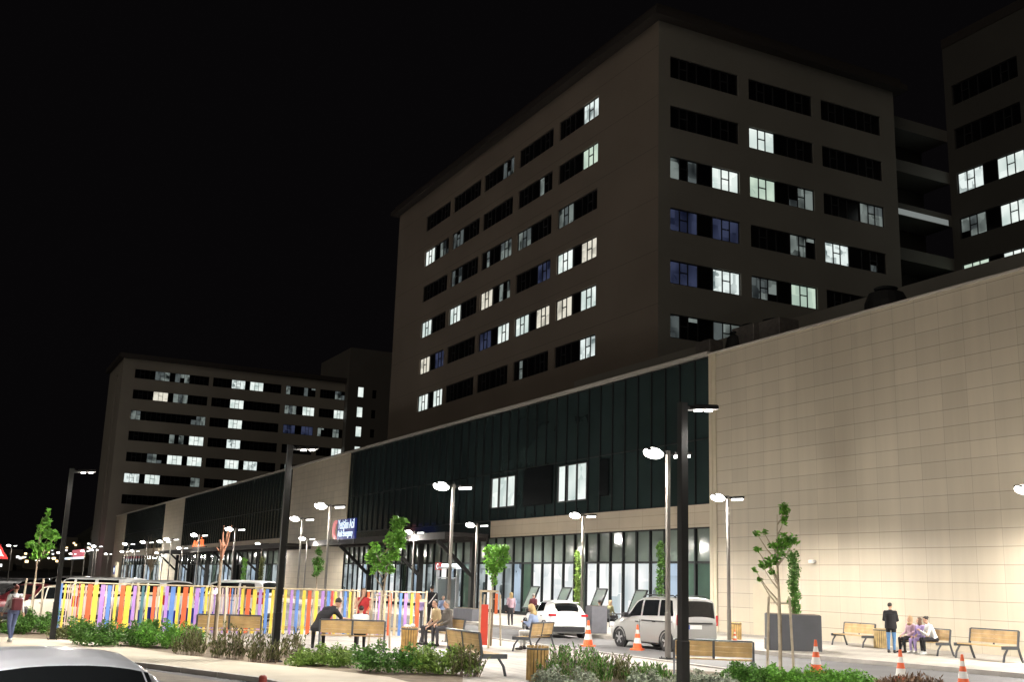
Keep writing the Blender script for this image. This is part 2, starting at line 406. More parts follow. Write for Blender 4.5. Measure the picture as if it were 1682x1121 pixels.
# ------------------------------------------------------------------ facade helper
def facade(mb, org, u, n, W, z0, z1, holes, depth, mi=0):
    """Wall in the plane org+u*a, z; holes = (a0,a1,zb,zt) get reveals going inwards (-n)."""
    us = sorted({0, W, *[h[0] for h in holes], *[h[1] for h in holes]})
    zs = sorted({z0, z1, *[h[2] for h in holes], *[h[3] for h in holes]})
    P = lambda a, z, d=0: (org[0]+u[0]*a-n[0]*d, org[1]+u[1]*a-n[1]*d, z)
    cu = u[0]*n[1]-u[1]*n[0]                 # orientation
    def F(p): mb.face(p if cu < 0 else p[::-1], mi)
    for i in range(len(us)-1):
        for j in range(len(zs)-1):
            ac, zc = (us[i]+us[i+1])/2, (zs[j]+zs[j+1])/2
            if any(h[0] < ac < h[1] and h[2] < zc < h[3] for h in holes): continue
            F([P(us[i], zs[j]), P(us[i+1], zs[j]), P(us[i+1], zs[j+1]), P(us[i], zs[j+1])])
    for a0, a1, b0, b1 in holes:
        F([P(a0, b0), P(a1, b0), P(a1, b0, depth), P(a0, b0, depth)])
        F([P(a0, b1, depth), P(a1, b1, depth), P(a1, b1), P(a0, b1)])
        F([P(a0, b0), P(a0, b0, depth), P(a0, b1, depth), P(a0, b1)])
        F([P(a1, b0, depth), P(a1, b0), P(a1, b1), P(a1, b1, depth)])

def obox(mb, org, u, n, a0, a1, z0, z1, d0, d1, mi=0):
    """Box in facade coordinates: along u, up z, outwards along n from d0 to d1."""
    c = [(a0, d0), (a1, d0), (a1, d1), (a0, d1)]
    P = [(org[0]+u[0]*a+n[0]*d, org[1]+u[1]*a+n[1]*d) for a, d in c]
    poly_slab(P, z0, z1, mi, mb)
    i = len(mb.v)-8; mb.f.append((i+3, i+2, i+1, i)); mb.m.append(mi)

def strip_window(parent, org, u, n, a0, a1, z0, z1, units, ro, nunit=None, flip=False):
    """A strip window: dark frame with H-barred casement units; lit units are panes of their own."""
    W = a1-a0; k = len(units)
    dark = .20*W/max(1, k-1) if k > 1 else 0
    uw = (W-dark*(k-1))/k
    fr = MB(); d = -.22
    obox(fr, org, u, n, a0, a1, z0, z1, d-.06, d, 1)                 # dark backing
    t = .085
    for (p, q, r_, s_) in ((a0, a1, z0, z0+t), (a0, a1, z1-t, z1)):
        obox(fr, org, u, n, p, q, r_, s_, d+.022, d+.09)
    for i in range(k):
        s0 = a0+i*(uw+dark)
        for e in (s0, s0+uw*.36-t/2, s0+uw*.64-t/2, s0+uw-t):
            obox(fr, org, u, n, e, e+t, z0+t, z1-t, d+.022, d+.09)
        zc = z0+(z1-z0)*.55
        obox(fr, org, u, n, s0+uw*.36+t/2, s0+uw*.64-t/2, zc-t/2, zc+t/2, d+.022, d+.09)
    w = fr.build('window', [FRAME, BLACKROOM], parent, org=ro)
    for i, c in enumerate(units):
        if c == '0': continue
        if c == 'w': c = random.Random(int(a0*131+z0*71+i*13+n[0]*5)).choice('wwwvx')
        s0 = a0+i*(uw+dark)
        pm = MB()
        if c == 'd':
            rw = random.Random(int(a0*31+z0*17+i*7)); e0, e1 = s0+t*.5, s0+uw-t*.5
            zc2 = z0+(z1-z0)*rw.choice([.35, .55, .8]); kk = [rw.choice([0, 0, 1, 2]) for _ in range(3)]
            if sum(kk) > 5: kk[1] = 0
            for q3, (fa_, fb_) in enumerate(((0, .36), (.36, .64), (.64, 1))):
                A_, B_ = e0+(e1-e0)*fa_, e0+(e1-e0)*fb_
                obox(pm, org, u, n, A_, B_, z0+t*.5, zc2, d+.004, d+.016, kk[q3]); obox(pm, org, u, n, A_, B_, zc2, z1-t*.5, d+.004, d+.016, (kk[q3]+(1 if rw.random() < .3 else 0)) % 3)
        else: obox(pm, org, u, n, s0+t*.5, s0+uw-t*.5, z0+t*.5, z1-t*.5, d+.004, d+.016)
        ctr = (org[0]+u[0]*(s0+uw/2), org[1]+u[1]*(s0+uw/2), z0)
        b = pm.build('pane', [LIT['d'], DIM2, BLACKROOM] if c == 'd' else LIT[c], w, org=ctr, loc=(ctr[0]-ro[0], ctr[1]-ro[1], ctr[2]-ro[2]))
    return w

# ------------------------------------------------------------------ hospital podium (long low front)
HP = (-120, FY, 0)
pod = thing('hospital_podium', 'long low hospital front of cream stone cladding and dark curtain glass', 'building', HP)
ZT = 14.1
X_W = at(1165, 583, 1, FY)[0]                    # left edge of the big stone wall
X_G1 = at(575, 747, 1, FY)[0]; X_S1 = at(481, 776, 1, FY)[0]; X_G2a = at(467, 780, 1, FY)[0]
X_G2b = at(304, 825, 1, FY)[0]; X_S2 = at(272, 833, 1, FY)[0]; X_G3 = at(208, 850, 1, FY)[0]; X_END = -262
b = MB(); b.box(X_END, -8, FY+.45, 92, 0, ZT-.1); b.build('core', ROOF, pod, org=HP)
def wall_panel(name, xa, xb, z0=0, z1=ZT, m=STONE, y=FY):
    q = MB(); q.box(xa, xb, y, FY+.45, z0, z1); o_ = q.build(name, m, pod, org=(xa, y, 0), loc=(xa-HP[0], y-HP[1], 0)); return o_
wall_panel('stone_wall', X_W+.55, -8)
wall_panel('stone_wall', X_S1, X_G1-.02)
wall_panel('stone_wall', X_G2b+.02, X_S2) if X_S2 > X_G2b else wall_panel('stone_wall', X_S2+.02, X_G2b-.02)
wall_panel('stone_wall', X_END, X_G3-.02)
q = MB(); q.box(X_W, X_W+.55, FY-.06, FY+.45, 0, ZT); q.box(X_W+.22, X_W+.27, FY-.08, FY-.06, 0, ZT-.002)
q.build('trim', TRIM, pod, org=HP)
q = MB(); q.box(X_G1-.02, X_G1+.25, FY-.05, FY+.45, 6.45, ZT); q.build('trim', TRIM, pod, org=HP)
q = MB()
q.box(X_END, X_W-.003, FY-.16, FY+.5, ZT+.002, ZT+.2); q.box(X_W, -8, FY-.1, FY+.5, ZT+.002, ZT+.09)
q.build('coping', COPING, pod, org=HP)
def curtain(xa, xb, z0=6.4, z1=ZT-.02, step=1.34):
    q = MB(); q.box(xa, xb, FY+.12, FY+.2, z0, z1, 0)
    o_ = q.build('curtain_wall', CURTAIN, pod, org=(xa, FY, 0), loc=(xa-HP[0], 0, 0))
    m_ = MB(); n = int((xb-xa)/step); st = (xb-xa)/n
    for k in range(n+1):
        x = xa+k*st; m_.box(x-.035, x+.035, FY+.03, FY+.118, z0, z1)
    for z in (z0, 9.75, z1-.07):
        m_.box(xa, xb, FY+.045, FY+.116, z, z+.06)
    m_.build('mullion_grid', MULL, pod, org=(xa, FY, 0), loc=(xa-HP[0], 0, 0))
    return st
curtain(X_G1+.25, X_W)
curtain(X_G2b, X_G2a) if X_G2a > X_G2b else curtain(X_G2a, X_G2b)
curtain(X_G3, X_S2 if X_S2 > X_G3 else X_G3+30)
q = MB(); q.box(X_G2a, X_S1, FY+.1, FY+.45, 0, ZT); q.build('recess_panel', CURTAIN_B, pod, org=HP)
# soffit line and beige band over the ground floor
for xa, xb in ((X_G1+.0, X_W), (X_G2b, X_G2a), (X_G3, X_S2)):
    if xa > xb: xa, xb = xb, xa
    if abs(xb-X_W) < .01:
        xm = at(806, 870, 1, FY)[0]
        q = MB(); q.box(xa, xm-.003, FY+.08, FY+.45, 5.25, 6.395); q.build('spandrel', CURTAIN, pod, org=HP); xa = xm
    q = MB(); q.box(xa, xb, FY-.02, FY+.45, 5.25, 6.395); q.build('band', BAND, pod, org=(xa, FY, 0), loc=(xa-HP[0], 0, 0))
# two lit windows of three panes high in the curtain wall
for pxs in ((808, 845, 780, 833), (917, 963, 760, 822)):
    a = at(pxs[0], pxs[2]+8, 1, FY); c = at(pxs[1], pxs[3]-2, 1, FY)
    z0, z1 = c[2], a[2]
    m_ = MB(); W3 = (c[0]-a[0])
    for k in range(4): x = a[0]+W3*k/3; m_.box(x-.05, x+.05, FY-.02, FY+.10, z0, z1)
    m_.box(a[0], c[0], FY-.02, FY+.10, z0-.06, z0); m_.box(a[0], c[0], FY-.02, FY+.10, z1, z1+.06)
    w = m_.build('window', FRAME, pod, org=HP)
    for k in range(3):
        p = MB(); x = a[0]+W3*k/3; gap = .28 if k < 2 else .05
        p.box(x+.05, x+W3/3-gap, FY+.06, FY+.09, z0, z1); p.build('pane', LIT['w'], w, org=(x, FY, z0), loc=(x-HP[0], 0, z0))
# dark blank panels beside them
for pxs in ((860, 905, 772, 828), (985, 998, 756, 815)):
    a = at(pxs[0], pxs[2], 1, FY); c = at(pxs[1], pxs[3], 1, FY)
    p = MB(); p.box(a[0], c[0], FY+.0, FY+.115, c[2], a[2]); p.build('louvre_panel', CURTAIN_B, pod, org=HP)
# ground floor glazing
def ground_floor(xa, xb, codes, step=1.36):
    n = int(round((xb-xa)/step)); st = (xb-xa)/n
    tm = MB(); tm.box(xa, xb, FY+.14, FY+.2, 3.5, 5.25); tm.build('transom_glazing', TRANSOM, pod, org=(xa, FY, 0), loc=(xa-HP[0], 0, 0))
    m_ = MB()
    for k in range(n+1):
        x = xb-k*st; m_.box(x-.06, x+.06, FY+.0, FY+.135, 0, 5.25)
    m_.box(xa, xb, FY+.02, FY+.132, 3.42, 3.54); m_.box(xa, xb, FY+.02, FY+.132, 0, .35); m_.box(xa, xb, FY+.02, FY+.132, 5.17, 5.248)
    m_.build('glazing_frame', MULL, pod, org=(xa, FY, 0), loc=(xa-HP[0], 0, 0))
    for k in range(n):
        c = codes[k % len(codes)] if k < len(codes)*9 else '0'
        x1 = xb-k*st; x0 = x1-st; p = MB()
        p.box(x0+.06, x1-.06, FY+.15, FY+.19, .35, 3.42)
        m2 = LIT[c]
        w = p.build('window', m2, pod, org=(x0, FY, 0), loc=(x0-HP[0], 0, 0))
        if c == 'W' and k % 3 == 1:                     # tilted-open lower sash
            s_ = MB(); M = Matrix.Translation((st/2, -.02, 2.0)) @ Matrix.Rotation(math.radians(-24), 4, 'X')
            w_ = st/2-.1
            for (A, B, Cc, D) in ((-w_, -w_+.08, -1.55, 0), (w_-.08, w_, -1.55, 0), (-w_+.08, w_-.08, -.08, 0), (-w_+.08, w_-.08, -1.55, -1.47)):
                s_.box(A, B, -.04, .04, Cc, D, 0, M)
            s_.box(-w_+.08, w_-.08, -.012, .012, -1.47, -.08, 1, M)
            s_.build('sash', [MULL, TRANSOM], w)
    return st
ground_floor(X_G1+.0, X_W, 'GGcqWWWWWGWWWWGcqqWqqGqcWqqqcqGqWqqqqcWqqqcq')
ground_floor(min(X_G2a, X_G2b), max(X_G2a, X_G2b), 'qGq0cqq0Gqcq', 2.4)
ground_floor(min(X_G3, X_S2), max(X_G3, X_S2), 'qqGcq0', 3.2)
# low door niche in the stone wall
dn = at(1250, 960, 1, FY)
q = MB(); q.box(dn[0]-.55, dn[0]+2.2, FY-.03, FY-.002, .13, dn[2]); q.build('service_door', TRIM, pod, org=HP)
# set-back parapet, behind the wall top
zp = at(1500, 466, 1, 43)[2]
q = MB(); q.box(-74, -8, 43, 43.4, ZT-.1, zp); q.build('upper_parapet', PLASTER2, pod, org=HP)
q = MB(); q.box(-66, -12, 43.4, 46, ZT-.1, zp-1.2); q.build('roof_step', ROOF, pod, org=HP)

# rooftop plant behind the edge
def rooftop_unit(px, py, w, d, h, label, y=38.2, rnd=False):
    p = at(px, py, 1, y); z0 = ZT-.09
    t = thing('rooftop_unit', label, 'air unit', (p[0], y, z0), 0, 'air units on the podium roof')
    H = max(.6, p[2]-z0)
    q = MB()
    if rnd: q.lathe([(w, 0), (w, H*.7), (w*.8, H*.92), (w*.3, H)], 18)
    else: q.bbox(-w, w, -d, d, .15, H, .04)
    q.build('casing', mat('unit_grey', (.20, .18, .165), .6, .2, noise=.2) if not rnd else mat('unit_black', (.02, .02, .02), .7), t)
    q = MB()
    for sx in (-.8, .8): q.box(sx*w-.08, sx*w+.08, -d, d, 0, .149)
    q.lathe([(w*.5, H+.002), (w*.55, H+.1), (w*.4, H+.16)], 16); q.build('fan_cowl', MULL, t)
    return t
rooftop_unit(1165, 562, .7, .5, 1, 'small grey roof unit at the corner above the glass', 39)
rooftop_unit(1207, 550, .55, .5, 1, 'black domed roof vent between the grey units', 38.5, True)
rooftop_unit(1233, 538, .95, .6, 1, 'low grey roof unit right of the black vent', 39)
rooftop_unit(1272, 530, 1.2, .7, 1, 'widest pale grey roof unit with fan cowl', 39.5)
rooftop_unit(1455, 478, 1.0, .7, 1, 'lone black round vent above the stone wall', 38, True)

# ------------------------------------------------------------------ main tower
TY = 46.0
c0 = at(1082, 33, 1, TY); TX = c0[0]; TZ = c0[2]; TL = at(657, 355, 1, TY)[0]; TR = at(1466, 143, 0, TX)[1]
HT = (TX, TY, ZT-.1)
tow = thing('hospital_tower', 'tall beige ward block with rows of strip windows, some lit', 'building', HT)
def zrow(x, y, ax, v): return at(x, y, ax, v)[2]
rowz = [zrow(1101, y, 0, TX) for y in (91, 171, 255, 341, 427, 515)]
pitch_z = (rowz[0]-rowz[5])/5; WH = pitch_z*.44
rows = [rowz[0]-pitch_z*i for i in range(7)]
uL, nL = (-1, 0), (0, -1)
Lcols = [((983.5, 157.4), (919, 203)), ((909.5, 209.5), (853.6, 249)), ((845, 255), (795.8, 290)), ((790.6, 293.5), (745.7, 325)), ((740.5, 328.5), (700.7, 356.7))]
Lx = [(TX-at(*a, 1, TY)[0], TX-at(*b, 1, TY)[0]) for a, b in Lcols]
wall = MB(); holesL = [(a, b_, z-WH, z) for (a, b_) in Lx for z in rows[:7]]
facade(wall, (TX, TY), uL, nL, TX-TL, ZT-.1, TZ, holesL, .25)
uR, nR = (0, 1), (1, 0)
Ry = [(at(1101, 200, 0, TX)[1]-TY, at(1214, 230, 0, TX)[1]-TY), (at(1231, 235, 0, TX)[1]-TY, at(1336.5, 262, 0, TX)[1]-TY), (at(1351, 265, 0, TX)[1]-TY, at(1450, 290, 0, TX)[1]-TY)]
holesR = [(a, b_, z-WH, z) for (a, b_) in Ry for z in rows[:7]]
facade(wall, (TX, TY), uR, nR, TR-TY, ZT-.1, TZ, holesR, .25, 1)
wall.face([(TX, TR, ZT), (TL, TR, ZT), (TL, TR, TZ), (TX, TR, TZ)]); wall.face([(TL, TR, ZT), (TL, TY, ZT), (TL, TY, TZ), (TL, TR, TZ)])
wall.face([(TX, TY, TZ), (TX, TR, TZ), (TL, TR, TZ), (TL, TY, TZ)])
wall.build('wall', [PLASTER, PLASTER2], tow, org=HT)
q = MB(); q.box(TL-.9, TX+.9, TY-.9, TR+.9, TZ+.003, TZ+.55); q.box(TL-.5, TX+.5, TY-.5, TR+.5, TZ+.55, TZ+1.15)
q.build('roof', EAVE, tow, org=HT)
q = MB(); 
for z in rows[:6]:
    zz = z+.62
    q.box(TL, TX, TY-.004, TY, zz, zz+.03)
q.build('joint_line', mat('joint_tone', (.12, .095, .075), .8), tow, org=HT)  # thin joint lines in a darker brown than the render
tabL = [['0w', '00', '0d', '00', '00'], ['0g', '0d', '00', 'd0', 'wd'], ['d0', 'd0', 'dd', 'd0', '00'], ['ww', '0b', 'wd', 'w0', 'w0'], ['ww', 'ww', 'bw', '00', 'wb'], ['0w', 'd0', '00', '00', 'ww'], ['00', '00', '00', '00', '00']]
for r, row in enumerate(tabL):
    for c, codes in enumerate(row):
        strip_window(tow, (TX, TY), uL, nL, Lx[c][0], Lx[c][1], rows[r]-WH, rows[r], codes[::-1], HT)
tabR = [['00', '00', '00'], ['00', 'w0', '00'], ['dw', 'gd', '0d'], ['bb', '0d', 'wd'], ['bw', 'dg', '00'], ['dd', '00', '00'], ['00', '00', '00']]
for r, row in enumerate(tabR):
    for c, codes in enumerate(row):
        strip_window(tow, (TX, TY), uR, nR, Ry[c][0], Ry[c][1], rows[r]-WH, rows[r], codes, HT)

# link with open galleries between the blocks
LX = TX-2.2; LY1 = at(1560, 300, 0, LX)[1]
HLK = (LX, TR, ZT-.1)
lk = thing('link_galleries', 'dark open link galleries joining the tall block to the next', 'building', HLK)
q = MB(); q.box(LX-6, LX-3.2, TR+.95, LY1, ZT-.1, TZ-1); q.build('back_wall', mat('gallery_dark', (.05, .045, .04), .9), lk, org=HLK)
for i, z in enumerate(rows[:7]):
    q = MB(); q.box(LX-3.19, LX, TR+.95, LY1-.003, z+.75, z+1.9); q.build('gallery_slab', mat('gallery_render', (.17, .165, .145), .8), lk, org=HLK)
    if i == 2:
        q = MB(); q.box(LX+.002, LX+.02, TR+1.0, LY1-.5, z+.80, z+1.35); q.build('glow_strip', mat('gallery_glow', (.5, .5, .5), .5, emit=(.8, .9, .88), estr=.2), lk, org=HLK)  # glowing strip stands for light falling on this gallery slab

# third block, at the right edge
BY = LY1; BX0 = LX; BX1 = BX0+45
HB3 = (BX0, BY, ZT-.1)
b3 = thing('ward_block', 'dark ward block at the right edge with two lit window rows', 'building', HB3)
uB, nB = (1, 0), (0, -1)
cB = [((1571, 285), (1618, 270)), ((1633, 265), (1700, 240))]
cols3 = []
a = at(1566, 200, 1, BY)[0]-BX0; 
cols3 = [(at(1571, 285, 1, BY)[0]-BX0, at(1618.5, 270, 1, BY)[0]-BX0), (at(1633, 262, 1, BY)[0]-BX0, at(1681, 246, 1, BY)[0]-BX0), (at(1697, 240, 1, BY)[0]-BX0, at(1745, 230, 1, BY)[0]-BX0)]
z3 = at(1572, 285, 1, BY)[2]; p3 = z3-at(1577, 359, 1, BY)[2]
rows3 = [z3+p3*(2-i) for i in range(6)]
H3 = p3*.46
cols3 = [(cols3[0][0], cols3[1][1]), (cols3[2][0], cols3[2][0]+cols3[1][1]-cols3[0][0])]
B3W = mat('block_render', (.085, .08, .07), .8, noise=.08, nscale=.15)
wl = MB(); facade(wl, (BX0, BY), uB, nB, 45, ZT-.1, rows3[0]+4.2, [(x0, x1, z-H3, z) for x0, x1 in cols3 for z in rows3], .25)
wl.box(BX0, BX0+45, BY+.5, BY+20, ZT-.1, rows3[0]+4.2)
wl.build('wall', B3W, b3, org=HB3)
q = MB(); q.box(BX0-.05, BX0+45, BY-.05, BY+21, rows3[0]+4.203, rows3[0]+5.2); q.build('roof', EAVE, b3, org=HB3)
for r, codes in enumerate((('00', '00'), ('00', '00'), ('ww', '0w'), ('dw', '00'), ('gw', 'w0'), ('00', '00'))):
    for c, k in enumerate(codes):
        strip_window(b3, (BX0, BY), uB, nB, cols3[c][0], cols3[c][1], rows3[r]-H3, rows3[r], k, HB3)

# far ward block at the left
FYT = FY-.5
p = at(204, 588, 1, FYT); FXT, FZT = p[0], p[2]
FR = at(572, 622, 0, FXT)[1]
HF = (FXT, FYT, 0)
ft = thing('far_ward_block', 'far ward block on the left with many bright windows', 'building', HF)
uF, nF = (0, 1), (1, 0)
blocks = [(222, 345, 612), (350, 463, 630), (470, 519, 640), (526, 567, 645)]
Fc = [(at(x0, yy, 0, FXT)[1]-FYT, at(x1, yy, 0, FXT)[1]-FYT) for x0, x1, yy in blocks]
yref = [607, 642, 677, 709, 743, 779]
Fz = [at(230, y_, 0, FXT)[2] for y_ in yref]
fp = (Fz[0]-Fz[5])/5; Fz = [Fz[0]-fp*i for i in range(7)]; FH = fp*.45
wl = MB(); facade(wl, (FXT, FYT), uF, nF, FR-FYT, 0, FZT, [(a, b_, z-FH, z) for a, b_ in Fc for z in Fz], .25)
FL = at(160, 800, 1, FYT)[0]
facade(wl, (FXT, FYT), (-1, 0), (0, -1), FXT-FL, 0, FZT, [(8+k*14, 10.5+k*14, 4, FZT-3) for k in range(3) if 12+k*14 < FXT-FL], .4)
wl.face([(FXT, FYT, FZT), (FXT, FR, FZT), (FL, FR, FZT), (FL, FYT, FZT)])
wl.build('wall', [mat('far_render', (.36, .33, .28), .8, noise=.08, nscale=.1)], ft, org=HF)
q = MB(); q.box(FL-1, FXT+1, FYT-1, FR, FZT+.003, FZT+1.1); q.build('roof', EAVE, ft, org=HF)
for k in range(3):
    if 12+k*14 < FXT-FL:
        q = MB(); q.box(FXT-10.4-k*14, FXT-8.1-k*14, FYT+.3, FYT+.36, 4, FZT-3); q.build('stair_window', BLACKROOM, ft, org=HF)
tabF = [['0dd0', '0ww0', 'dd', '0d'], ['0wd0', '0w00', 'dw', '0w'], ['d00d', '0w00', 'bb', 'dd'], ['00dw', '0w00', '00', '0w'], ['0dww', '0ww0', 'd0', '0w'], ['ww0d', '0w00', '00', '00'], ['0000', '0000', '00', '00']]
for r, row in enumerate(tabF):
    for c, codes in enumerate(row):
        strip_window(ft, (FXT, FYT), uF, nF, Fc[c][0], Fc[c][1], Fz[r]-FH, Fz[r], codes, HF)
# block behind, between far block and tower
KX = FXT+3; ky0 = at(573, 640, 0, KX)[1]; kz = at(600, 574, 0, KX)[2]
HK = (KX, ky0, 0)
DKR = mat('dark_block_render', (.13, .12, .105), .8, noise=.08, nscale=.15)
kb3 = thing('connecting_block', 'narrow dark block with a column of bright slit windows behind the glass front', 'building', HK)
ks = [at(596, y_, 0, KX) for y_ in (637, 670, 702, 735)]
kw = (at(588, 650, 0, KX)[1]-ky0, at(597, 650, 0, KX)[1]-ky0); kr = (at(611, 660, 0, KX)[1]-ky0, at(618, 660, 0, KX)[1]-ky0)
wl = MB(); hk = [(kw[0], kw[1], p_[2]-2.6, p_[2]) for p_ in ks]+[(kr[0], kr[1], p_[2]-2.6, p_[2]-.4) for p_ in ks]
facade(wl, (KX, ky0), (0, 1), (1, 0), 40, 0, kz, hk, .3)
wl.box(KX-26, KX-.5, ky0, ky0+40, 0, kz); wl.build('wall', DKR, kb3, org=HK)
for i, h_ in enumerate(hk):
    q = MB(); q.box(KX-.34, KX-.28, ky0+h_[0], ky0+h_[1], h_[2], h_[3]); q.build('slit_window', LIT['w'] if i < 4 else BLACKROOM, kb3, org=HK)

# ------------------------------------------------------------------ entrance canopies and signs
def canopy(xa, xb, cols, label, proj=3.4, z0=5.0):
    cx = (xa+xb)/2
    t = thing('entrance_canopy', label, 'canopy', (cx, FY, 0), 0, 'steel entrance canopies')
    q = MB(); W = (xb-xa)/2
    q.box(-W, W, -proj, -.03, z0+.28, z0+.5); q.box(-W, W, -proj, -proj+.14, z0, z0+.278); q.box(-W, W, -.2, -.05, z0, z0+.278)
    for k in range(int(W*2/2.2)+1): x = -W+.1+k*2.2; q.box(x, x+.12, -proj+.142, -.21, z0+.08, z0+.276)
    q.build('roof', mat('canopy_steel', (.03, .026, .025), .8, 0, noise=.15), t)
    for x in cols:
        q = MB(); q.box(x-cx-.19, x-cx+.19, -.62, -.24, .13, z0-.002); q.build('column', POLE_D, t)
        q = MB(); q.tube([(x-cx, -.45, 2.5), (x-cx, -proj+.1, z0-.05)], .17, 4); q.build('strut', POLE_D, t)
        q = MB(); q.box(x-cx-.3, x-cx+.3, -.75, -.15, .128, .2); q.build('footing', KERB, t)
    return t
cxa = at(505, 885, 1, FY-3.4)[0]; cxb = at(803, 880, 1, FY)[0]
canopy(cxa, cxb, [at(x, 950, 1, FY-.4)[0] for x in (606, 690, 777)], 'black steel canopy on struts over the main entrance behind the trees')
canopy(at(262, 905, 1, FY-3.4)[0], at(462, 900, 1, FY-3.2)[0], [at(x, 935, 1, FY-.4)[0] for x in (290, 310, 340, 385, 425)], 'farther black steel canopy on struts above the fence, left of the dark pole')
# blue emergency sign on the canopy edge
sp = at(553, 863, 1, FY-3.55)
sg = thing('emergency_sign', 'illuminated blue emergency sign with white letters on the canopy edge', 'sign', (sp[0], sp[1], 5.42))
k_ = pxm(sp)
sa = at(558, 882, 1, FY-3.55); sb = at(586, 848, 1, FY-3.55)
SW = at(588, 870, 1, FY-3.55)[0]-at(556, 870, 1, FY-3.55)[0]
SW *= .9; SH = 32/k_
BLUE_E = mat('sign_blue', (.008, .015, .11), .5, emit=(.01, .03, .35), estr=.35); WH_E = mat('sign_white', (.8, .8, .8), .4, emit=(.75, .9, 1), estr=1.5)
q = MB(); q.bbox(.5, SW+.6, -.1, .06, 0, SH, .03); q.build('panel', BLUE_E, sg)
text_mesh('lettering', 'Yetişkin Acil', 1.15, WH_E, sg, (.75, -.101, SH*.52), (PI/2, 0, 0), .01, width=SW-.4)
text_mesh('lettering', 'Adult Emergency', .8, WH_E, sg, (.75, -.101, SH*.14), (PI/2, 0, 0), .01, width=SW-.7)
q = MB(); r_ = SH*.48
pts = []
for k in range(25):
    a = math.radians(50+k*260/24); pts.append((r_*math.cos(a), r_*math.sin(a)))
pin = []
for k in range(25):
    a = math.radians(64+k*232/24); pin.append((r_*.25+r_*.72*math.cos(a), r_*.72*math.sin(a)))
for k in range(24):
    q.face([(pts[k][0], -.12, pts[k][1]+SH*.5), (pts[k+1][0], -.12, pts[k+1][1]+SH*.5), (pin[k+1][0], -.12, pin[k+1][1]+SH*.5), (pin[k][0], -.12, pin[k][1]+SH*.5)])
    q.face([(pts[k][0], .04, pts[k][1]+SH*.5), (pts[k+1][0], .04, pts[k+1][1]+SH*.5), (pts[k+1][0], -.12, pts[k+1][1]+SH*.5), (pts[k][0], -.12, pts[k][1]+SH*.5)])
    q.face([(pin[k+1][0], .04, pin[k+1][1]+SH*.5), (pin[k][0], .04, pin[k][1]+SH*.5), (pin[k][0], -.12, pin[k][1]+SH*.5), (pin[k+1][0], -.12, pin[k+1][1]+SH*.5)])
q.build('crescent_emblem', mat('crescent_red', (.5, .03, .03), .4, emit=(.9, .35, .35), estr=.7), sg)
q = MB(); q.box(.7, .8, -.02, .06, -.40, -.001); q.box(SW+.2, SW+.3, -.02, .06, -.40, -.001); q.box(.8, SW+.2, 0, .05, -.40, -.32); q.build('bracket', MULL, sg)
# orange sign on the far canopy
sp2 = at(316, 900, 1, FY-3.55)
s2 = thing('orange_sign', 'glowing orange sign on the farther canopy', 'sign', tuple(sp2))
ORG = mat('sign_orange', (.5, .1, .02), .4, emit=(1, .22, .05), estr=1.1)
w2 = at(338, 900, 1, FY-3.55)[0]-sp2[0]
q = MB(); q.box(0, w2, 0, .12, -.12, .02); q.build('rail', MULL, s2)
text_mesh('lettering', 'ACİL', 1.3, ORG, s2, (.1, 0, .05), (PI/2, 0, 0), .06, width=w2*.9)
# entrance door sign
sp3 = at(716, 937, 1, FY-.15)
s3 = thing('door_sign', 'white lit strip sign with red emblem over the glass entrance', 'sign', (sp3[0], FY-.2, sp3[2]))
q = MB(); q.box(0, 1.0, -.02, .1, 0, .55); q.build('emblem_panel', mat('sign_red', (.4, .03, .03), .5, emit=(.6, .06, .05), estr=.25), s3)
q = MB(); q.lathe([(.2, 0), (.2, .02)], 20, 0, (0, 0, 0), Matrix.Translation((.55, -.045, .28)) @ Matrix.Rotation(PI/2, 4, 'X')); q.lathe([(.15, 0), (.15, .01)], 20, 1, (0, 0, 0), Matrix.Translation((.63, -.066, .28)) @ Matrix.Rotation(PI/2, 4, 'X'))
q.build('emblem', [WH_E, mat('sign_red', (0, 0, 0))], s3)
q = MB(); q.box(1.2, 4.6, -.02, .1, .1, .45); q.build('light_strip', WH_E, s3)
# entrance portal frames
pr = thing('entrance_portal', 'pale metal sliding door portal under the canopy', 'doorway', (sp3[0]+2.2, FY, .128))
q = MB()
for x in (-1.9, 1.8): q.box(x, x+.12, -.25, -.01, 0, 2.95)
q.box(-1.9, 1.92, -.25, -.01, 2.952, 3.1); q.box(-1.78, 1.8, -.2, -.01, 2.25, 2.32); q.build('frame', mat('portal_metal', (.5, .52, .54), .4, .5), pr)
for x in (-1.75, .05):
    q = MB(); q.box(x, x+1.65, -.12, -.08, .02, 2.2); q.build('door', mat('portal_glass', (.10, .12, .125), .08), pr)
# white shop sign further left
sp4 = at(107, 912, 1, FY-6)
s4 = thing('clinic_sign', 'small white and red lit sign far left near the road end', 'sign', (sp4[0], FY-6, sp4[2]))
w4 = at(136, 912, 1, FY-6)[0]-sp4[0]
q = MB(); q.box(0, w4, 0, .3, -1.2, -.75); q.build('light_bar', WH_E, s4)
q = MB(); q.box(w4*.42, w4, 0, .3, -.7, .9); q.build('emblem_panel', mat('sign_red_lit', (.5, .05, .05), .5, emit=(.9, .25, .3), estr=.7), s4)
q = MB(); q.tube([(w4*.5, .15, -sp4[2]), (w4*.5, .15, -1.2)], .12); q.build('post', POLE_G, s4)
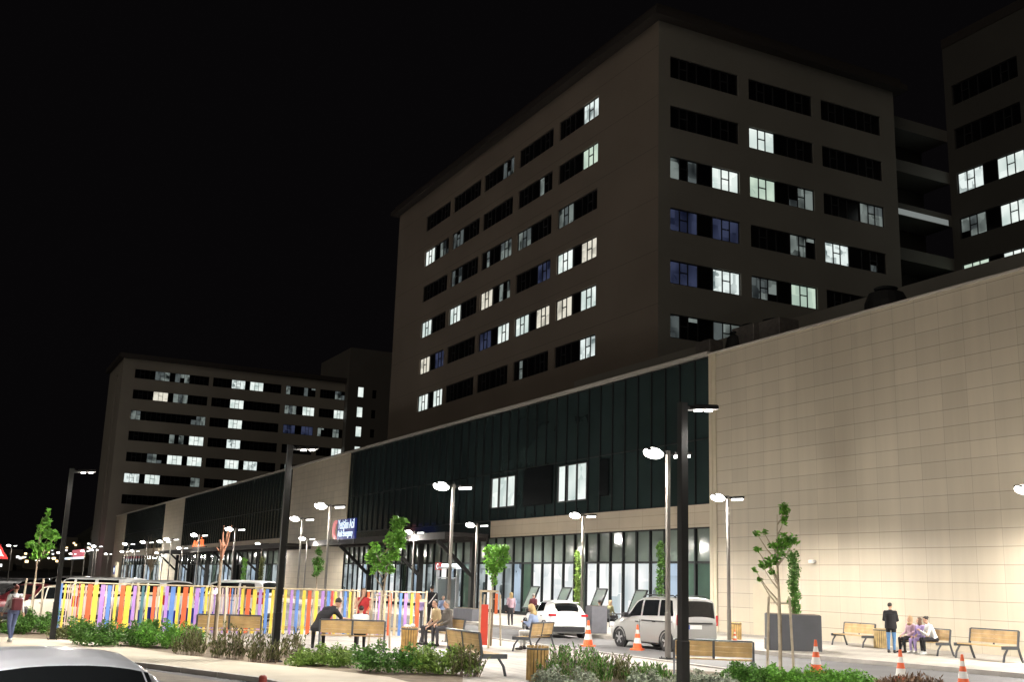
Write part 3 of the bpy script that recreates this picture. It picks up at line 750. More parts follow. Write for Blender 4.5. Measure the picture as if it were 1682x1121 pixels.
# blue square sign on a pillar
sp5 = g(186, 964); d5 = pxm(at(186, 937, 1, FY-1.5)); sp5 = at(186, 950, 1, FY-1.5)
s5 = thing('blue_sign', 'small blue square sign on a pale pillar beyond the fence', 'sign', (sp5[0], FY-1.5, 0))
hh = 14/d5
q = MB(); q.box(-1.6, 1.9, .06, .6, 0, at(186, 924, 1, FY-1.5)[2]); q.build('pillar', TRIM, s5)
z5 = at(186, 944, 1, FY-1.5)[2]
q = MB(); q.box(-.9, .9, -.02, .058, z5, z5+1.7); q.build('panel', BLUE_E, s5)
q = MB(); q.box(-.5, .5, -.05, -.022, z5+.4, z5+1.3); q.build('mark', WH_E, s5)

# ------------------------------------------------------------------ lamp posts
POW = 2.1
def add_light(parent, loc, power, r=.16, col=(1, .955, .875)):
    L = bpy.data.lights.new('lamp_light', 'SPOT'); L.energy = power*2.0; L.shadow_soft_size = r; L.color = col
    L.spot_size = math.radians(174); L.spot_blend = .5
    o = bpy.data.objects.new('lamp_light', L); COL.objects.link(o); o.parent = parent; o.location = loc
    return o
def make_lamp(H, lens, double, mt, label, heads_only_right=False, w=.09):
    t = thing('lamp_post', label, 'street lamp', (0, 0, 0), 0, 'street lamps')
    q = MB(); q.bbox(-.17, .17, -.17, .17, 0, .03, .005)
    for sx in (-.12, .12):
        for sy in (-.12, .12): q.lathe([(.018, .03), (.018, .055), (.008, .06)], 8, 0, (sx, sy, 0))
    q.build('base_plate', mt, t)
    q = MB(); q.tube([(0, 0, .031), (0, 0, 1.2), (0, 0, 1.21), (0, 0, H)], [w*1.32, w*1.32, w*1.15, w*1.1], 4); o_ = q.build('pole', mt, t)
    q = MB(); q.box(-.05, .05, w+.002, w+.008, .45, .75); q.build('service_hatch', mt, t)
    sides = (1, -1) if double else (1,)
    for s_ in sides:
        q = MB(); q.box(-.035, .035, min(s_*w*.7, s_*.18), max(s_*w*.7, s_*.18), H-.12, H-.05); q.build('arm', mt, t)
        TM = Matrix.Translation((0, 0, H-.09)) @ Matrix.Rotation(math.radians(5)*s_, 4, 'X')
        q = MB(); ya, yb = sorted((s_*.18, s_*.74)); q.bbox(-.15, .15, ya, yb, -.04, .045, .018, 0, TM)
        hd = q.build('lamp_head', mt, t)
        q = MB()
        if lens and s_ < 0:
            q.ell((0, s_*.48, -.065), (.21, .31, .15), 18, 10, 0, TM); q.build('glare_dome', LED, hd, smooth=True)  # oversized glowing dome stands for the glare around the head
        else:
            th = .075 if lens else .03
            for k in (0, 1):
                a, b_ = sorted((s_*(.26+k*.24), s_*(.45+k*.24))); wx_ = .09 if lens else .045; q.box(-wx_, wx_, a+(0 if lens else .03), b_-(0 if lens else .03), -.042-th, -.041, 0, TM)
            q.build('led_module', LED_N, hd)
    return t
def light_up(t, H, sides, power, drop=.38):
    for s_ in sides: add_light(t, (0, s_*.66, H-drop), power*POW)
    L = bpy.data.lights.new('spill_light', 'POINT'); L.energy = power*POW*.26*len(sides); L.shadow_soft_size = .2; L.color = (1, .945, .86)
    o = bpy.data.objects.new('spill_light', L); COL.objects.link(o); o.parent = t; o.location = (.0, sides[-1]*.70, H-.52)
near = make_lamp(5.5, False, False, POLE_D, '')
mid = make_lamp(5.6, True, True, POLE_D, '', w=.06)
used = {'n': False, 'm': False}
def put_lamp(kind, pos, H, label, power=None, rz=0.0, greypole=False):
    src = near if kind == 'n' else mid
    if used[kind]: t = copy_tree(src)
    else: t = src; used[kind] = True
    base = 5.5 if kind == 'n' else 5.6
    t.location = (pos[0], pos[1], pos[2] if len(pos) > 2 else 0); t.rotation_euler = (0, 0, rz); t.scale = (H/base,)*3
    t['label'] = label
    if greypole:
        for ch in t.children:
            if ch.name.startswith('pole'):
                ch.data = ch.data.copy(); ch.data.materials[0] = POLE_G
    LAMPS.append((t, kind, power, base))
    return t
LAMPS = []
def at_head(x, y, z): return at(x, y, 2, z)
A = at_head(1121, 662, 5.5)
put_lamp('n', (A[0], A[1], 0), 5.5, 'nearest dark square lamp post, tall, right of the grey one', 520)
p = g(450, 1090); put_lamp('n', (p[0], p[1], .03), ztop(p, 472, 733), 'dark lamp post in front of the colourful fence, middle of the picture', 560)
p = g(85, 1055); put_lamp('n', (p[0], p[1], .03), ztop(p, 117, 772), 'leaning-looking dark lamp post at far left beside the walking woman', 560)
P1 = 450
p = g(1097, 1085); put_lamp('m', (p[0], p[1], .024), ztop(p, 1094, 742), 'grey lamp post with large glare between the silver van and the dark post', 300, greypole=True)
p = g(1198, 1055, .128); put_lamp('m', (p[0], p[1], .128), ztop(p, 1198, 820), 'dark lamp post at the corner of the stone wall', P1)
mids = [(745, 796, 'lamp post behind the two seated men', 420), (543, 829, 'lamp post beside the blue emergency sign', 420), (387, 868, 'lamp post left of the middle dark post above the bench', 380), (328, 878, 'lamp post with the orange sign behind it', 380)]
for x, y, lb, pw in mids:
    q_ = at_head(x, y, 5.6); put_lamp('m', (q_[0], q_[1], .004), 5.6, lb, pw)
rowb = [(958, 845, 'lamp post behind the white hatchback', P1), (784, 861, 'lamp post left of the entrance tree with a red box', P1), (681, 873, 'lamp post in front of the entrance canopy column', P1), (497, 851, 'lamp post before the cream column left of the blue sign', P1), (505, 884, 'small lamp post just right of the one before the cream column', P1), (431, 893, 'lamp post between the fence and the farther canopy', P1)]
for x, y, lb, pw in rowb:
    q_ = at_head(x, y, 5.72); put_lamp('m', (q_[0], q_[1], .128), 5.6, lb, pw)
far = [(282, 885), (270, 889), (242, 890), (212, 893), (300, 900), (222, 905), (205, 906), (178, 910), (155, 903), (160, 897), (120, 910), (100, 908), (83, 917), (20, 896), (62, 921), (335, 905), (345, 914), (140, 905), (262, 908)]
names = ['lamp post under the cream column farther along', 'lamp post behind the bare tree beyond the fence']
for i, (x, y) in enumerate(far):
    q_ = at_head(x, y, 5.6); d_ = math.hypot(q_[0], q_[1])
    t = put_lamp('m', (q_[0], q_[1], .004), 5.6, 'small distant double lamp post among many beyond the fence and cars', 380 if d_ < 260 else None)
# the lamp beyond the right edge whose head just shows
q_ = at_head(1684, 800, 5.72); put_lamp('m', (q_[0], q_[1]+.35, .128), 5.6, 'lamp whose bright head shows at the right edge by the stone wall', 330)
put_lamp('m', (-16.5, 30.5, .128), 5.6, 'unseen lamp post added outside the right edge to light the stone wall', P1)  # unseen lamp, added to brighten the right end of the wall
put_lamp('n', (-7.5, -4.5, 0), 5.5, 'unseen dark lamp post across the road, added to light the parked grey car', 900)  # unseen lamp, added for the light on the grey car's roof
put_lamp('m', (-47, -2.5, .004), 5.6, 'unseen lamp post added outside the left edge to light the car park', 620)  # unseen lamp, added to brighten the parked cars at left
put_lamp('n', (-5.5, 15.5, 0), 5.5, 'unseen dark lamp post added outside the right edge to light the near ground', 420)  # unseen lamp, added to brighten the bottom right ground
for t, kind, power, base in LAMPS:
    if power: light_up(t, base, (1,) if kind == 'n' else (1, -1), power)

# ------------------------------------------------------------------ colourful slat fence
FA = np.array(G2(100, 1040)); FB = np.array(G2(690, 1052))
F0 = g(128, 1043)[:2]; F1 = g(690, 1051)[:2]
fdir = (F1-F0)/np.linalg.norm(F1-F0); fn = np.array([fdir[1], -fdir[0]])
def fence_u(px, py=1005):                 # distance along the fence line of a pixel column
    d = ray(px, py); M2 = np.array([[d[0], -fdir[0]], [d[1], -fdir[1]]])
    s_ = np.linalg.solve(M2, F0); return s_[1]
FC = {k: mat('slat_'+k, c, .55, noise=.12, nscale=3) for k, c in dict(y=(.76, .56, .07), o=(.66, .115, .035), p=(.40, .22, .57), b=(.11, .22, .55), t=(.50, .40, .26), k=(.62, .46, .45), e=(.05, .14, .17), r=(.5, .06, .05)).items()}
slats = [(97, 'b', 4), (103, 'y', 4), (132, 'y', 7), (144, 'o', 10), (152, 'y', 6), (156, 'y', 5), (165, 'p', 9), (171, 'k', 3), (177, 'b', 8), (182, 'k', 3), (188, 'y', 6), (198, 'o', 9), (205, 'y', 6), (210, 'y', 6), (218, 'p', 7), (225, 't', 5), (232, 'e', 6), (240, 'y', 5), (251, 'o', 7), (257, 't', 5), (263, 'y', 6), (272, 'p', 7), (281, 'b', 10), (291, 'y', 6), (302, 'o', 10), (312, 'y', 7), (322, 'p', 8), (330, 'b', 7), (337, 'y', 5), (343, 'y', 5),
 (397, 'y', 6), (406, 'o', 9), (416, 'y', 8), (426, 'p', 7), (432, 'y', 3), (437, 'b', 7), (446, 'y', 6), (457, 'o', 6), (467, 'y', 6), (477, 'p', 6), (487, 'b', 7), (498, 'y', 7), (507, 'o', 8), (514, 't', 4), (519, 'y', 7), (529, 'p', 7), (538, 'b', 7), (544, 'r', 5), (550, 'y', 6), (558, 'k', 6), (566, 'b', 6), (574, 'y', 5), (580, 't', 5), (587, 't', 6), (596, 't', 5), (604, 'o', 5), (610, 't', 5), (617, 'k', 3), (623, 'p', 7), (631, 't', 5), (640, 'o', 8), (649, 't', 6), (657, 'b', 6), (666, 'p', 7), (676, 'y', 6), (685, 'o', 9)]
thin = [(108+i*3.6, 'ktkykokpkt'[i % 10], 2.2) for i in range(7)]+[(347+i*4.1, 'kpotkpkobktp'[i % 12], 2.6) for i in range(12)]
def fence_run(lo, hi, label):
    ul, uh = fence_u(lo), fence_u(hi)
    org = F0+fdir*ul
    t = thing('slat_fence', label, 'fence', (org[0], org[1], .02), math.atan2(fdir[1], fdir[0]), 'colourful playground fences')
    L = uh-ul
    q = MB()
    for z in (.28, 1.32): q.box(0, L, .03, .075, z, z+.09)
    q.build('rail', WOOD_P, t)
    n = max(2, int(L/2.2))
    for k in range(n+1):
        q = MB(); x = L*k/n; q.bbox(x-.045, x+.045, .078, .17, 0, 1.72, .01); q.build('post', WOOD_P, t)
    q = MB(); q.bbox(0, L, -.03, .09, 1.645, 1.69, .006); q.build('top_rail', WOOD_P, t)
    al = sorted(slats+thin)
    for (p0, c0_, w0), (p1, c1_, w1) in zip(al[:-1], al[1:]):
        if lo <= p0 < hi and p1-p0 > 11 and abs((p0+p1)/2-461) > 5:
            u = fence_u((p0*1+w0/2+p1-w1/2)/2)-ul; q = MB(); q.bbox(-.03, .03, .08, .10, .1, 1.6, .004, 0, Matrix.Translation((u, 0, 0))); q.build('back_slat', FC[random.choice('ttkkpo')], t)
    for px, c, w in sorted(slats+thin):
        if not lo <= px < hi: continue
        u = fence_u(px)-ul; wm = w*.0186*.88
        q = MB(); hgt = 1.62+random.uniform(-.012, .012)
        M = Matrix.Translation((u, 0, 0)) @ Matrix.Rotation(random.uniform(-.008, .008), 4, 'Y')
        q.bbox(-wm/2, wm/2, -.012, .028, .09, hgt, .006, 0, M)
        q.build('slat', FC[c], t)
fence_run(94, 345, 'colourful vertical slat fence left of the small bench, with thin pink slats at its corner')
fence_run(345, 452, 'colourful slat fence section behind the left bench, thin muted slats beside yellow and orange')
fence_run(452, 700, 'colourful slat fence right of the middle dark lamp post, with bare timber slats')
# blue play panels just behind it
bp_ = g(205, 1046); 
t = thing('play_equipment', 'blue plastic play panels seen through the colourful fence', 'play equipment', (0, 0, 0))
d_ = F0+fdir*fence_u(208)-fn*1.2; t.location = (d_[0], d_[1], .02); t.rotation_euler = (0, 0, math.atan2(fdir[1], fdir[0]))
q = MB()
for k in range(5): q.bbox(k*.62, k*.62+.5, 0, .06, .1, .78+.1*(k % 2), .02)
q.build('panel', mat('play_blue', (.02, .04, .42), .35), t)
q = MB()
for k in range(6): q.tube([(k*.62-.06, .03, 0), (k*.62-.06, .03, 1.0)], .03, 8)
q.build('post', mat('play_post', (.5, .5, .5), .4), t)

# ------------------------------------------------------------------ benches
def make_bench(label):
    t = thing('bench', label, 'bench', (0, 0, 0), 0, 'timber and iron benches')      # faces +y, 1.85 m long
    L = .92
    q = MB()
    for k in range(4): q.bbox(-L, L, -.16+k*.125, -.16+k*.125+.105, .42, .452, .008)
    q.build('seat', WOOD, t)
    q = MB(); M = Matrix.Translation((0, -.2, .46)) @ Matrix.Rotation(math.radians(10), 4, 'X')
    for k in range(3): q.bbox(-L, L, -.018, .018, .05+k*.122, .05+k*.122+.114, .006, 0, M)
    q.build('backrest', WOOD, t)
    q = MB(); q.box(-L-.01, L+.01, -.03, .03, .42, .45, 0, M); q.box(-.03, .03, -.03, -.0185, .0, .419, 0, M); q.build('back_rail', IRON, t)
    for sx in (-1, 1):
        x = sx*(L+.03); q = MB()
        q.tube([(x, -.36, 0), (x, -.27, .22), (x, -.20, .44), (x, -.27, .88)], .035, 4)
        q.tube([(x, .36, 0), (x, .31, .2), (x, .18, .38), (x, -.18, .40)], .032, 4)
        q.box(x-.03, x+.03, -.19, .38, .36, .455)
        q.build('end_frame', IRON, t)
    return t
bench0 = make_bench('')
bfirst = [True]
def put_bench(pos, rz, label, s=1.0):
    t = bench0 if bfirst[0] else copy_tree(bench0); bfirst[0] = False
    t.location = pos; t.rotation_euler = (0, 0, rz); t.scale = (s, s, s); t['label'] = label
    return t
def facing(dx, dy): return math.atan2(dy, dx)-PI/2
vdir = lambda p: math.atan2(p[1], p[0])
def gp(x, y, z=.024): p = g(x, y, z); return (p[0], p[1], z)
pA = gp(374, 1060); put_bench(pA, vdir(pA)-PI/2-.05, 'bench seen from behind at left, half hidden by the olive shrubs')
pB = gp(577, 1070); put_bench(pB, vdir(pB)-PI/2-.03, 'bench seen from behind with two seated people in black and white')
pC = gp(727, 1062); put_bench(pC, facing(.1, -.99), 'bench under the two men in beige and grey')
pD = gp(776, 1106); put_bench(pD, facing(-.30, .95)-.35, 'empty bench in the middle of the plaza between bin and red play post', 1.08)
pE = gp(878, 1070); put_bench(pE, facing(-.75, -.62), 'bench with the woman looking at her phone', 1.0)
pF = gp(1172, 1114); put_bench(pF, vdir(pF)-PI/2+.03, 'bench seen from behind right of the nearest dark post', 1.0)
SWZ = .128
pG = gp(1404, 1063, SWZ); put_bench(pG, facing(0, -1)-.12, 'empty bench by the stone wall next to the dark planter')
pH = gp(1522, 1076, SWZ); put_bench(pH, facing(0, -1)-.12, 'bench by the stone wall with three seated women')
pI = gp(1624, 1086, SWZ); put_bench(pI, facing(0, -1)-.12, 'empty bench by the stone wall at the right edge', 1.12)

# ------------------------------------------------------------------ litter bins
def make_bin(pos, s, label, col=(.42, .25, .08), litter=0):
    t = thing('litter_bin', label, 'bin', pos, 0, None, s)
    q = MB(); q.lathe([(.2, .03), (.21, .7), (.19, .7), (.185, .1)], 18); q.build('liner', PLASTIC, t)
    q = MB()
    for k in range(18):
        a = 2*PI*k/18; M = Matrix.Rotation(a, 4, 'Z') @ Matrix.Translation((.228, 0, 0)); q.bbox(-.012, .012, -.03, .03, .02, .74, .004, 0, M)
    q.build('slats', mat('bin_timber'+str(col), col, .55, noise=.3, nscale=5), t)
    q = MB(); q.lathe([(.244, .66), (.25, .67), (.25, .69), (.244, .7)], 20); q.build('hoop', IRON, t)
    if litter:
        q = MB(); rr = random.Random(4)
        for k in range(5): q.ell((rr.uniform(-.1, .1), rr.uniform(-.1, .1), .72+rr.uniform(0, .08)), (.09, .08, .06), 8, 5)
        q.build('litter', CONE_W, t)
    return t
make_bin(gp(671, 1073), 1.0, 'timber slat litter bin heaped with white rubbish, beside the fence end', litter=1)
make_bin(gp(882, 1120), 1.02, 'timber slat litter bin at the bottom edge left of the lavender', (.30, .19, .065))
make_bin(gp(1446, 1066, SWZ), 1.0, 'timber litter bin by the wall, behind the standing man', (.46, .33, .15))
make_bin(gp(1209, 1052, SWZ), .95, 'timber bin behind the corner lamp post', (.50, .32, .12))

# ------------------------------------------------------------------ traffic cones
def make_cone(label):
    t = thing('traffic_cone', label, 'cone', (0, 0, 0), 0, 'orange and white traffic cones')
    q = MB(); q.bbox(-.19, .19, -.19, .19, 0, .045, .015)
    prof = [(.145, .046), (.116, .20), (.116, .20), (.088, .36), (.088, .36), (.066, .48), (.066, .48), (.045, .60), (.045, .6), (.030, .74), (.024, .75), (.02, .70)]
    for k, mi in ((0, 0), (2, 1), (4, 0), (6, 1), (8, 0)):
        q.lathe(prof[k:k+2] if k < 8 else prof[8:], 16, mi)
    q.build('body', [CONE_O, CONE_W], t)
    return t
cone0 = make_cone(''); cf = [True]
for x, y, yt, z, lb in [(966, 1063, 1020, .004, 'traffic cone behind the white hatchback rear'), (1047, 1069, 1027, .004, 'traffic cone beside the silver van front wheel'), (1147, 1068, 1034, .004, 'traffic cone behind the silver van rear door'), (1341, 1107, 1052, .004, 'traffic cone in front of the dark planter'), (1481, 1128, 1068, .004, 'traffic cone on the road in front of the standing man'), (1583, 1130, 1076, .004, 'rightmost traffic cone, in front of the right edge bench'), (1207, 1055, 1035, .128, 'small traffic cone on the sidewalk by the corner lamp post')]:
    t = cone0 if cf[0] else copy_tree(cone0); cf[0] = False
    p = g(x, y, z); H = ztop((p[0], p[1]), x, yt)-z
    t.location = (p[0], p[1], z); s_ = max(.55, min(1.5, H/.75)); t.scale = (s_, s_, s_); t['label'] = lb; t.rotation_euler = (0, 0, random.uniform(0, 1))

# ------------------------------------------------------------------ foliage
def leaf_cloud(mb, c, r, n, size, rnd, mi=0, shell=.4):
    for _ in range(n):
        while True:
            d = Vector((rnd.uniform(-1, 1), rnd.uniform(-1, 1), rnd.uniform(-1, 1)))
            if .05 < d.length < 1: break
        d = d.normalized()*(shell+(1-shell)*rnd.random())
        p = Vector((c[0]+d.x*r[0], c[1]+d.y*r[1], c[2]+d.z*r[2]))
        a = Vector((rnd.gauss(0, 1), rnd.gauss(0, 1), rnd.gauss(0, .7))).normalized()
        b = a.cross(Vector((rnd.gauss(0, 1), rnd.gauss(0, 1), rnd.gauss(0, 1)))).normalized()
        s_ = size*rnd.uniform(.6, 1.3); w = s_*.42
        mb.face([p-a*s_*.5, p+b*w*.5-a*s_*.1, p+a*s_*.5, p-b*w*.5-a*s_*.1], mi)
def shrub(pos, w, h, leaf, label, seed, kind='bush', d=None, flowers=None, cat='shrub'):
    rnd = random.Random(seed); t = thing('shrub', label, cat, pos, 0)
    d = d or w*.7
    q = MB(); st = MB()
    if kind == 'bush':
        n = max(4, int(w*4.5))
        for k in range(n):
            cx = (k+.5)/n*w-w/2+rnd.uniform(-.15, .15); hh = h*rnd.uniform(.6, 1.05)
            cy = rnd.uniform(-.5, .5)*d*.7
            leaf_cloud(q, (cx, cy, hh*.55), (.32*rnd.uniform(.8, 1.3), .32, hh*.5), int(620*max(.6, h)), .10, rnd)
            leaf_cloud(q, (cx+rnd.uniform(-.2, .2), cy, hh*.95), (.14, .14, .15), 70, .085, rnd); leaf_cloud(q, (cx+rnd.uniform(-.2, .2), cy-d*.35, hh*.35), (.25, .2, hh*.35), 160, .09, rnd)
            st.tube([(cx, cy, 0), (cx+.03, cy, hh*.8)], .008, 4); st.tube([(-w*.05, 0, .01), (cx, cy, .012)], .008, 4)
    else:                                     # upright spiky stems
        for k in range(int(w*d*190)):
            cx, cy = rnd.uniform(-w/2, w/2), rnd.uniform(-d/2, d/2)
            edge = 1-.5*(abs(cx)/(w/2))**3
            hh = h*rnd.uniform(.45, 1.1)*edge; lx, ly = rnd.gauss(0, .10), rnd.gauss(0, .10)
            tip = Vector((cx+lx, cy+ly, hh)); base = Vector((cx, cy, 0))
            st.tube([base, tip], .005, 3)
            for j in range(12):
                f = rnd.uniform(.12, 1); pp = base.lerp(tip, f)
                a = Vector((rnd.gauss(0, .5), rnd.gauss(0, .5), 1)).normalized(); b = a.cross(Vector((rnd.gauss(0, 1), rnd.gauss(0, 1), .1))).normalized()
                s_ = .115*rnd.uniform(.6, 1.2); q.face([pp, pp+a*s_*.5+b*s_*.14, pp+a*s_, pp+a*s_*.5-b*s_*.14])
            if flowers and rnd.random() < .5:
                leaf_cloud(q, tip, (.02, .02, .07), 6, .04, rnd, 1, .1)
    q.build('foliage', [leaf, flowers or leaf], t)
    if st.v: st.build('stems', BARK, t)
    return t
def sh(px, py, wpx, hpx, leaf, label, seed, kind='bush', flowers=None, z=.03, depth=None):
    p = g(px, py, z); k = pxm(p)
    t = shrub((p[0], p[1], z), wpx/k, hpx/k, leaf, label, seed, kind, depth, flowers)
    t.rotation_euler = (0, 0, vdir(p)-PI/2)
sh(190, 1062, 125, 42, LEAF2, 'dense green hedge clump in front of the left slat fence', 1)
sh(272, 1064, 95, 40, LEAF, 'brighter green clump at the right end of the left hedge', 2)
sh(120, 1050, 52, 20, LEAF3, 'low brownish shrub at the foot of the left lamp post', 3)
sh(50, 1042, 62, 40, LEAF2, 'green shrub behind the walking woman', 4)
sh(20, 1040, 40, 26, LEAF3, 'dull low shrub at the left edge behind the walking woman', 41)
sh(310, 1078, 46, 44, LEAF3, 'olive upright shrub left of the stakes of the bare red tree', 5, 'spike')
sh(375, 1084, 52, 52, LEAF3, 'olive upright shrub right of the stakes in front of the left bench', 6, 'spike')
sh(432, 1090, 46, 50, LEAF3, 'olive shrub just left of the middle dark lamp post', 7, 'spike')
sh(480, 1082, 36, 48, LEAF3, 'olive shrub just right of the middle dark lamp post', 8, 'spike')
sh(535, 1095, 90, 30, LEAF5, 'low yellow green hedge clump in front of the seated pair', 9)
sh(640, 1104, 110, 44, LEAF2, 'green hedge clump below the slatted bin', 10)
sh(725, 1110, 80, 48, LEAF5, 'tall grassy hedge clump in front of the two men', 11)
sh(765, 1112, 46, 52, LEAF3, 'brown tipped shrub in front of the empty plaza bench', 12, 'spike')
sh(945, 1124, 112, 56, LEAF2, 'lavender clump with mauve tips right of the bottom bin', 13, 'spike', LAVENDER)
sh(1010, 1122, 70, 40, LEAF3, 'shorter lavender clump right of the first one', 14, 'spike', LAVENDER)
sh(920, 1134, 80, 30, LEAF4, 'silvery groundcover shrub at the bottom edge by the bin', 15)
sh(1065, 1124, 70, 30, LEAF2, 'green low shrub at the foot of the grey lamp post', 16, 'spike')
sh(1090, 1134, 100, 22, LEAF4, 'silvery shrub left of the nearest dark post', 17)
sh(1165, 1134, 84, 30, LEAF4, 'silvery shrub in front of the right hand bench', 18)
sh(1225, 1130, 60, 36, LEAF2, 'dark green shrub right of the right hand bench', 19)
sh(1285, 1130, 72, 34, LEAF, 'bright green shrub around the staked tree', 20)
sh(1385, 1134, 96, 32, LEAF, 'bright green shrub below the right hand cones', 21)
sh(1500, 1150, 110, 36, mat('leaf_bronze', (.14, .07, .045), .6) if False else leaf_mat('leaf_bronze', (.15, .085, .05)), 'bronze leaved shrub at the bottom right', 22, 'spike')

def tree(pos, H, label, leaf, clumps, seed, stakes=0, trunk_r=.045, lsize=.13, bark=BARK, per=150, limbs=True, s_h=1.9, lean=0):
    rnd = random.Random(seed); t = thing('tree', label, 'tree', pos, vdir(pos)-PI/2)
    q = MB(); top = max(c[2] for c in clumps)*.97
    q.tube([(0, 0, 0), (.02, .01, top*.35), (-.02+lean*.5, .02, top*.7), (lean, 0, top)], [trunk_r, trunk_r*.85, trunk_r*.5, trunk_r*.15], 8)
    for c in clumps:
        if limbs and abs(c[0])+abs(c[1]) > .12:
            z0 = max(top*.3, c[2]-abs(c[0])*1.0-.2); q.tube([(0, 0, z0), (c[0]*.5, c[1]*.5, (z0+c[2])/2-.05), (c[0], c[1], c[2])], [trunk_r*.45, trunk_r*.3, .006], 5)
    q.build('trunk', bark, t)
    f = MB()
    for c in clumps:
        r = c[3] if isinstance(c[3], tuple) else (c[3], c[3], c[3]*.85)
        vol = r[0]*r[2]
        leaf_cloud(f, c[:3], r, max(14, int(per*vol/.16)), lsize, rnd, 0, .15)
    if f.v: f.build('crown', leaf, t)
    for k in range(stakes):
        a = 2*PI*k/stakes+.5; q = MB(); q.tube([(.38*math.cos(a), .38*math.sin(a), 0), (.3*math.cos(a), .3*math.sin(a), s_h)], .035, 8); q.build('stake', STAKE, t)
    if stakes:
        q = MB(); q.tube([(.30*math.cos(2*PI*k/stakes+.5), .30*math.sin(2*PI*k/stakes+.5), s_h-.15) for k in list(range(stakes))+[0]], .018, 5); q.build('tie_bar', STAKE, t)
    return t
def px_clumps(base, x0, lst):
    """clumps as (photo x, photo y, radius px [, ry]) at the depth of the base"""
    k = pxm((base[0], base[1], 2)); out = []
    for c in lst:
        z = ztop(base, x0, c[1])
        xo = ((c[0]-x0)+(c[1]-base_row(base))*0)/k
        r = c[2]/k; rz_ = (c[3] if len(c) > 3 else c[2])/k
        out.append((xo, random.Random(c[0]+c[1]).uniform(-.25, .25)*r*2, z, (r, r, rz_)))
    return out
def base_row(b): return 0
# the staked tree before the dark planter
b_ = gp(1282, 1112, .034)
tree(b_, 4, 'young staked tree with sparse bright leaves in front of the dark planter', LEAF, px_clumps(b_, 1284, [(1296, 840, 10, 16), (1294, 858, 7, 10), (1300, 888, 17, 13), (1290, 898, 18, 12), (1310, 892, 9, 7), (1276, 900, 9, 7), (1250, 880, 7, 4), (1262, 878, 6, 4), (1250, 906, 7, 6), (1268, 928, 12, 10), (1258, 932, 8, 8), (1280, 922, 10, 9), (1246, 940, 6, 5), (1274, 942, 9, 5), (1254, 956, 5, 3), (1290, 912, 9, 8)]), 31, 3, .05, .15, mat('pale_bark', (.33, .28, .2), .9, noise=.25, nscale=6), 420, s_h=1.95)
def staked(px, py, z, lst, label, leaf, seed, stakes=2, **k):
    b = gp(px, py, z); tree(b, 4, label, leaf, px_clumps(b, lst[0][0] if k.pop('own', False) else px, lst), seed, stakes, **k); return b
staked(806, 1062, .024, [(812, 910, 18, 16), (800, 925, 12, 12), (822, 905, 12, 10), (806, 938, 12, 14), (816, 930, 13, 12), (808, 955, 8, 9), (795, 905, 7, 9), (826, 920, 8, 9)], 'leafy green young tree right of the two lamp posts, above the red play post', LEAF, 32, 2, lsize=.17, per=330, s_h=1.7)
staked(622, 1066, .024, [(640, 862, 13, 14), (650, 858, 9, 9), (643, 880, 17, 15), (632, 890, 12, 14), (648, 895, 12, 12), (640, 912, 12, 10), (628, 918, 14, 13), (606, 905, 12, 12), (602, 920, 11, 13), (614, 922, 10, 14), (620, 935, 10, 12), (606, 940, 6, 9), (634, 935, 9, 10)], 'largest leafy tree, beside the canopy and blue sign', LEAF, 33, 3, lsize=.18, per=330, s_h=1.75, lean=.3)
staked(515, 1040, .02, [(515, 908, 7, 8), (514, 924, 10, 10), (517, 935, 9, 9), (513, 944, 7, 6)], 'slim round-headed sapling in front of the cream column', LEAF2, 34, 0, lsize=.17, per=420)
staked(47, 1040, .03, [(53, 858, 9, 12), (52, 872, 13, 12), (62, 880, 12, 11), (46, 884, 8, 9), (70, 884, 9, 9), (38, 900, 12, 9), (50, 902, 12, 10), (62, 898, 10, 9), (42, 915, 8, 8), (54, 914, 7, 6), (55, 845, 4, 8)], 'leafy young tree at the far left above the parked van', LEAF, 35, 3, lsize=.2, per=260, s_h=1.75)
for px, py, z, lst, lb, sd, lf in [(398, 1030, .01, [(398, 962, 6, 36)], 'slim columnar bright green tree behind the fence left of the dark post', 36, LEAF), (427, 1030, .01, [(427, 964, 5, 30)], 'slim darker columnar tree behind the fence beside the bright one', 37, LEAF3)]:
    b = at(px, 968, 1, 26.0); b = (b[0], b[1], .01); tree(b, 3, lb, lf, [(0, 0, 1.0+k*.42, (.28, .28, .3)) for k in range(7)], sd, 0, lsize=.16, per=420, limbs=False)
for px, lst, lb, sd in [(948, 0, 'columnar green tree behind the white hatchback in front of the lit windows', 38), (1085, 0, 'columnar green tree behind the silver van and grey lamp post', 39)]:
    b = at(px, 1010, 1, 29.5); b = (b[0], b[1], .128); zt = ztop(b, px, 915 if px < 1000 else 903)
    n = 9; tree(b, 3, lb, LEAF5 if px < 1000 else LEAF2, [(random.Random(k).uniform(-.04, .04), 0, .75+(zt-.75)*k/(n-1), (.25*(1-.25*k/n), .25, .28)) for k in range(n)], sd, 0, lsize=.16, per=420, limbs=False)
def bare_tree(pos, H, label, bark, seed, spread=.55, upright=True, n=26, k0=.45):
    rnd = random.Random(seed); t = thing('bare_tree', label, 'tree', pos)
    q = MB(); q.tube([(0, 0, 0), (0, 0, H*k0)], [.05, .04], 7); q.build('trunk', BARK, t)
    q = MB()
    for k in range(n):
        a = rnd.uniform(0, 2*PI); r = spread*rnd.uniform(.15, 1); z0 = H*(k0-.02+rnd.uniform(0, .12)); z1 = H*rnd.uniform(.75, 1.0)
        q.tube([(0, 0, z0), (r*.6*math.cos(a), r*.6*math.sin(a), z0+(z1-z0)*.35), (r*math.cos(a), r*math.sin(a), z1)], [.028, .02, .006], 5)
    q.build('branches', bark, t); return t
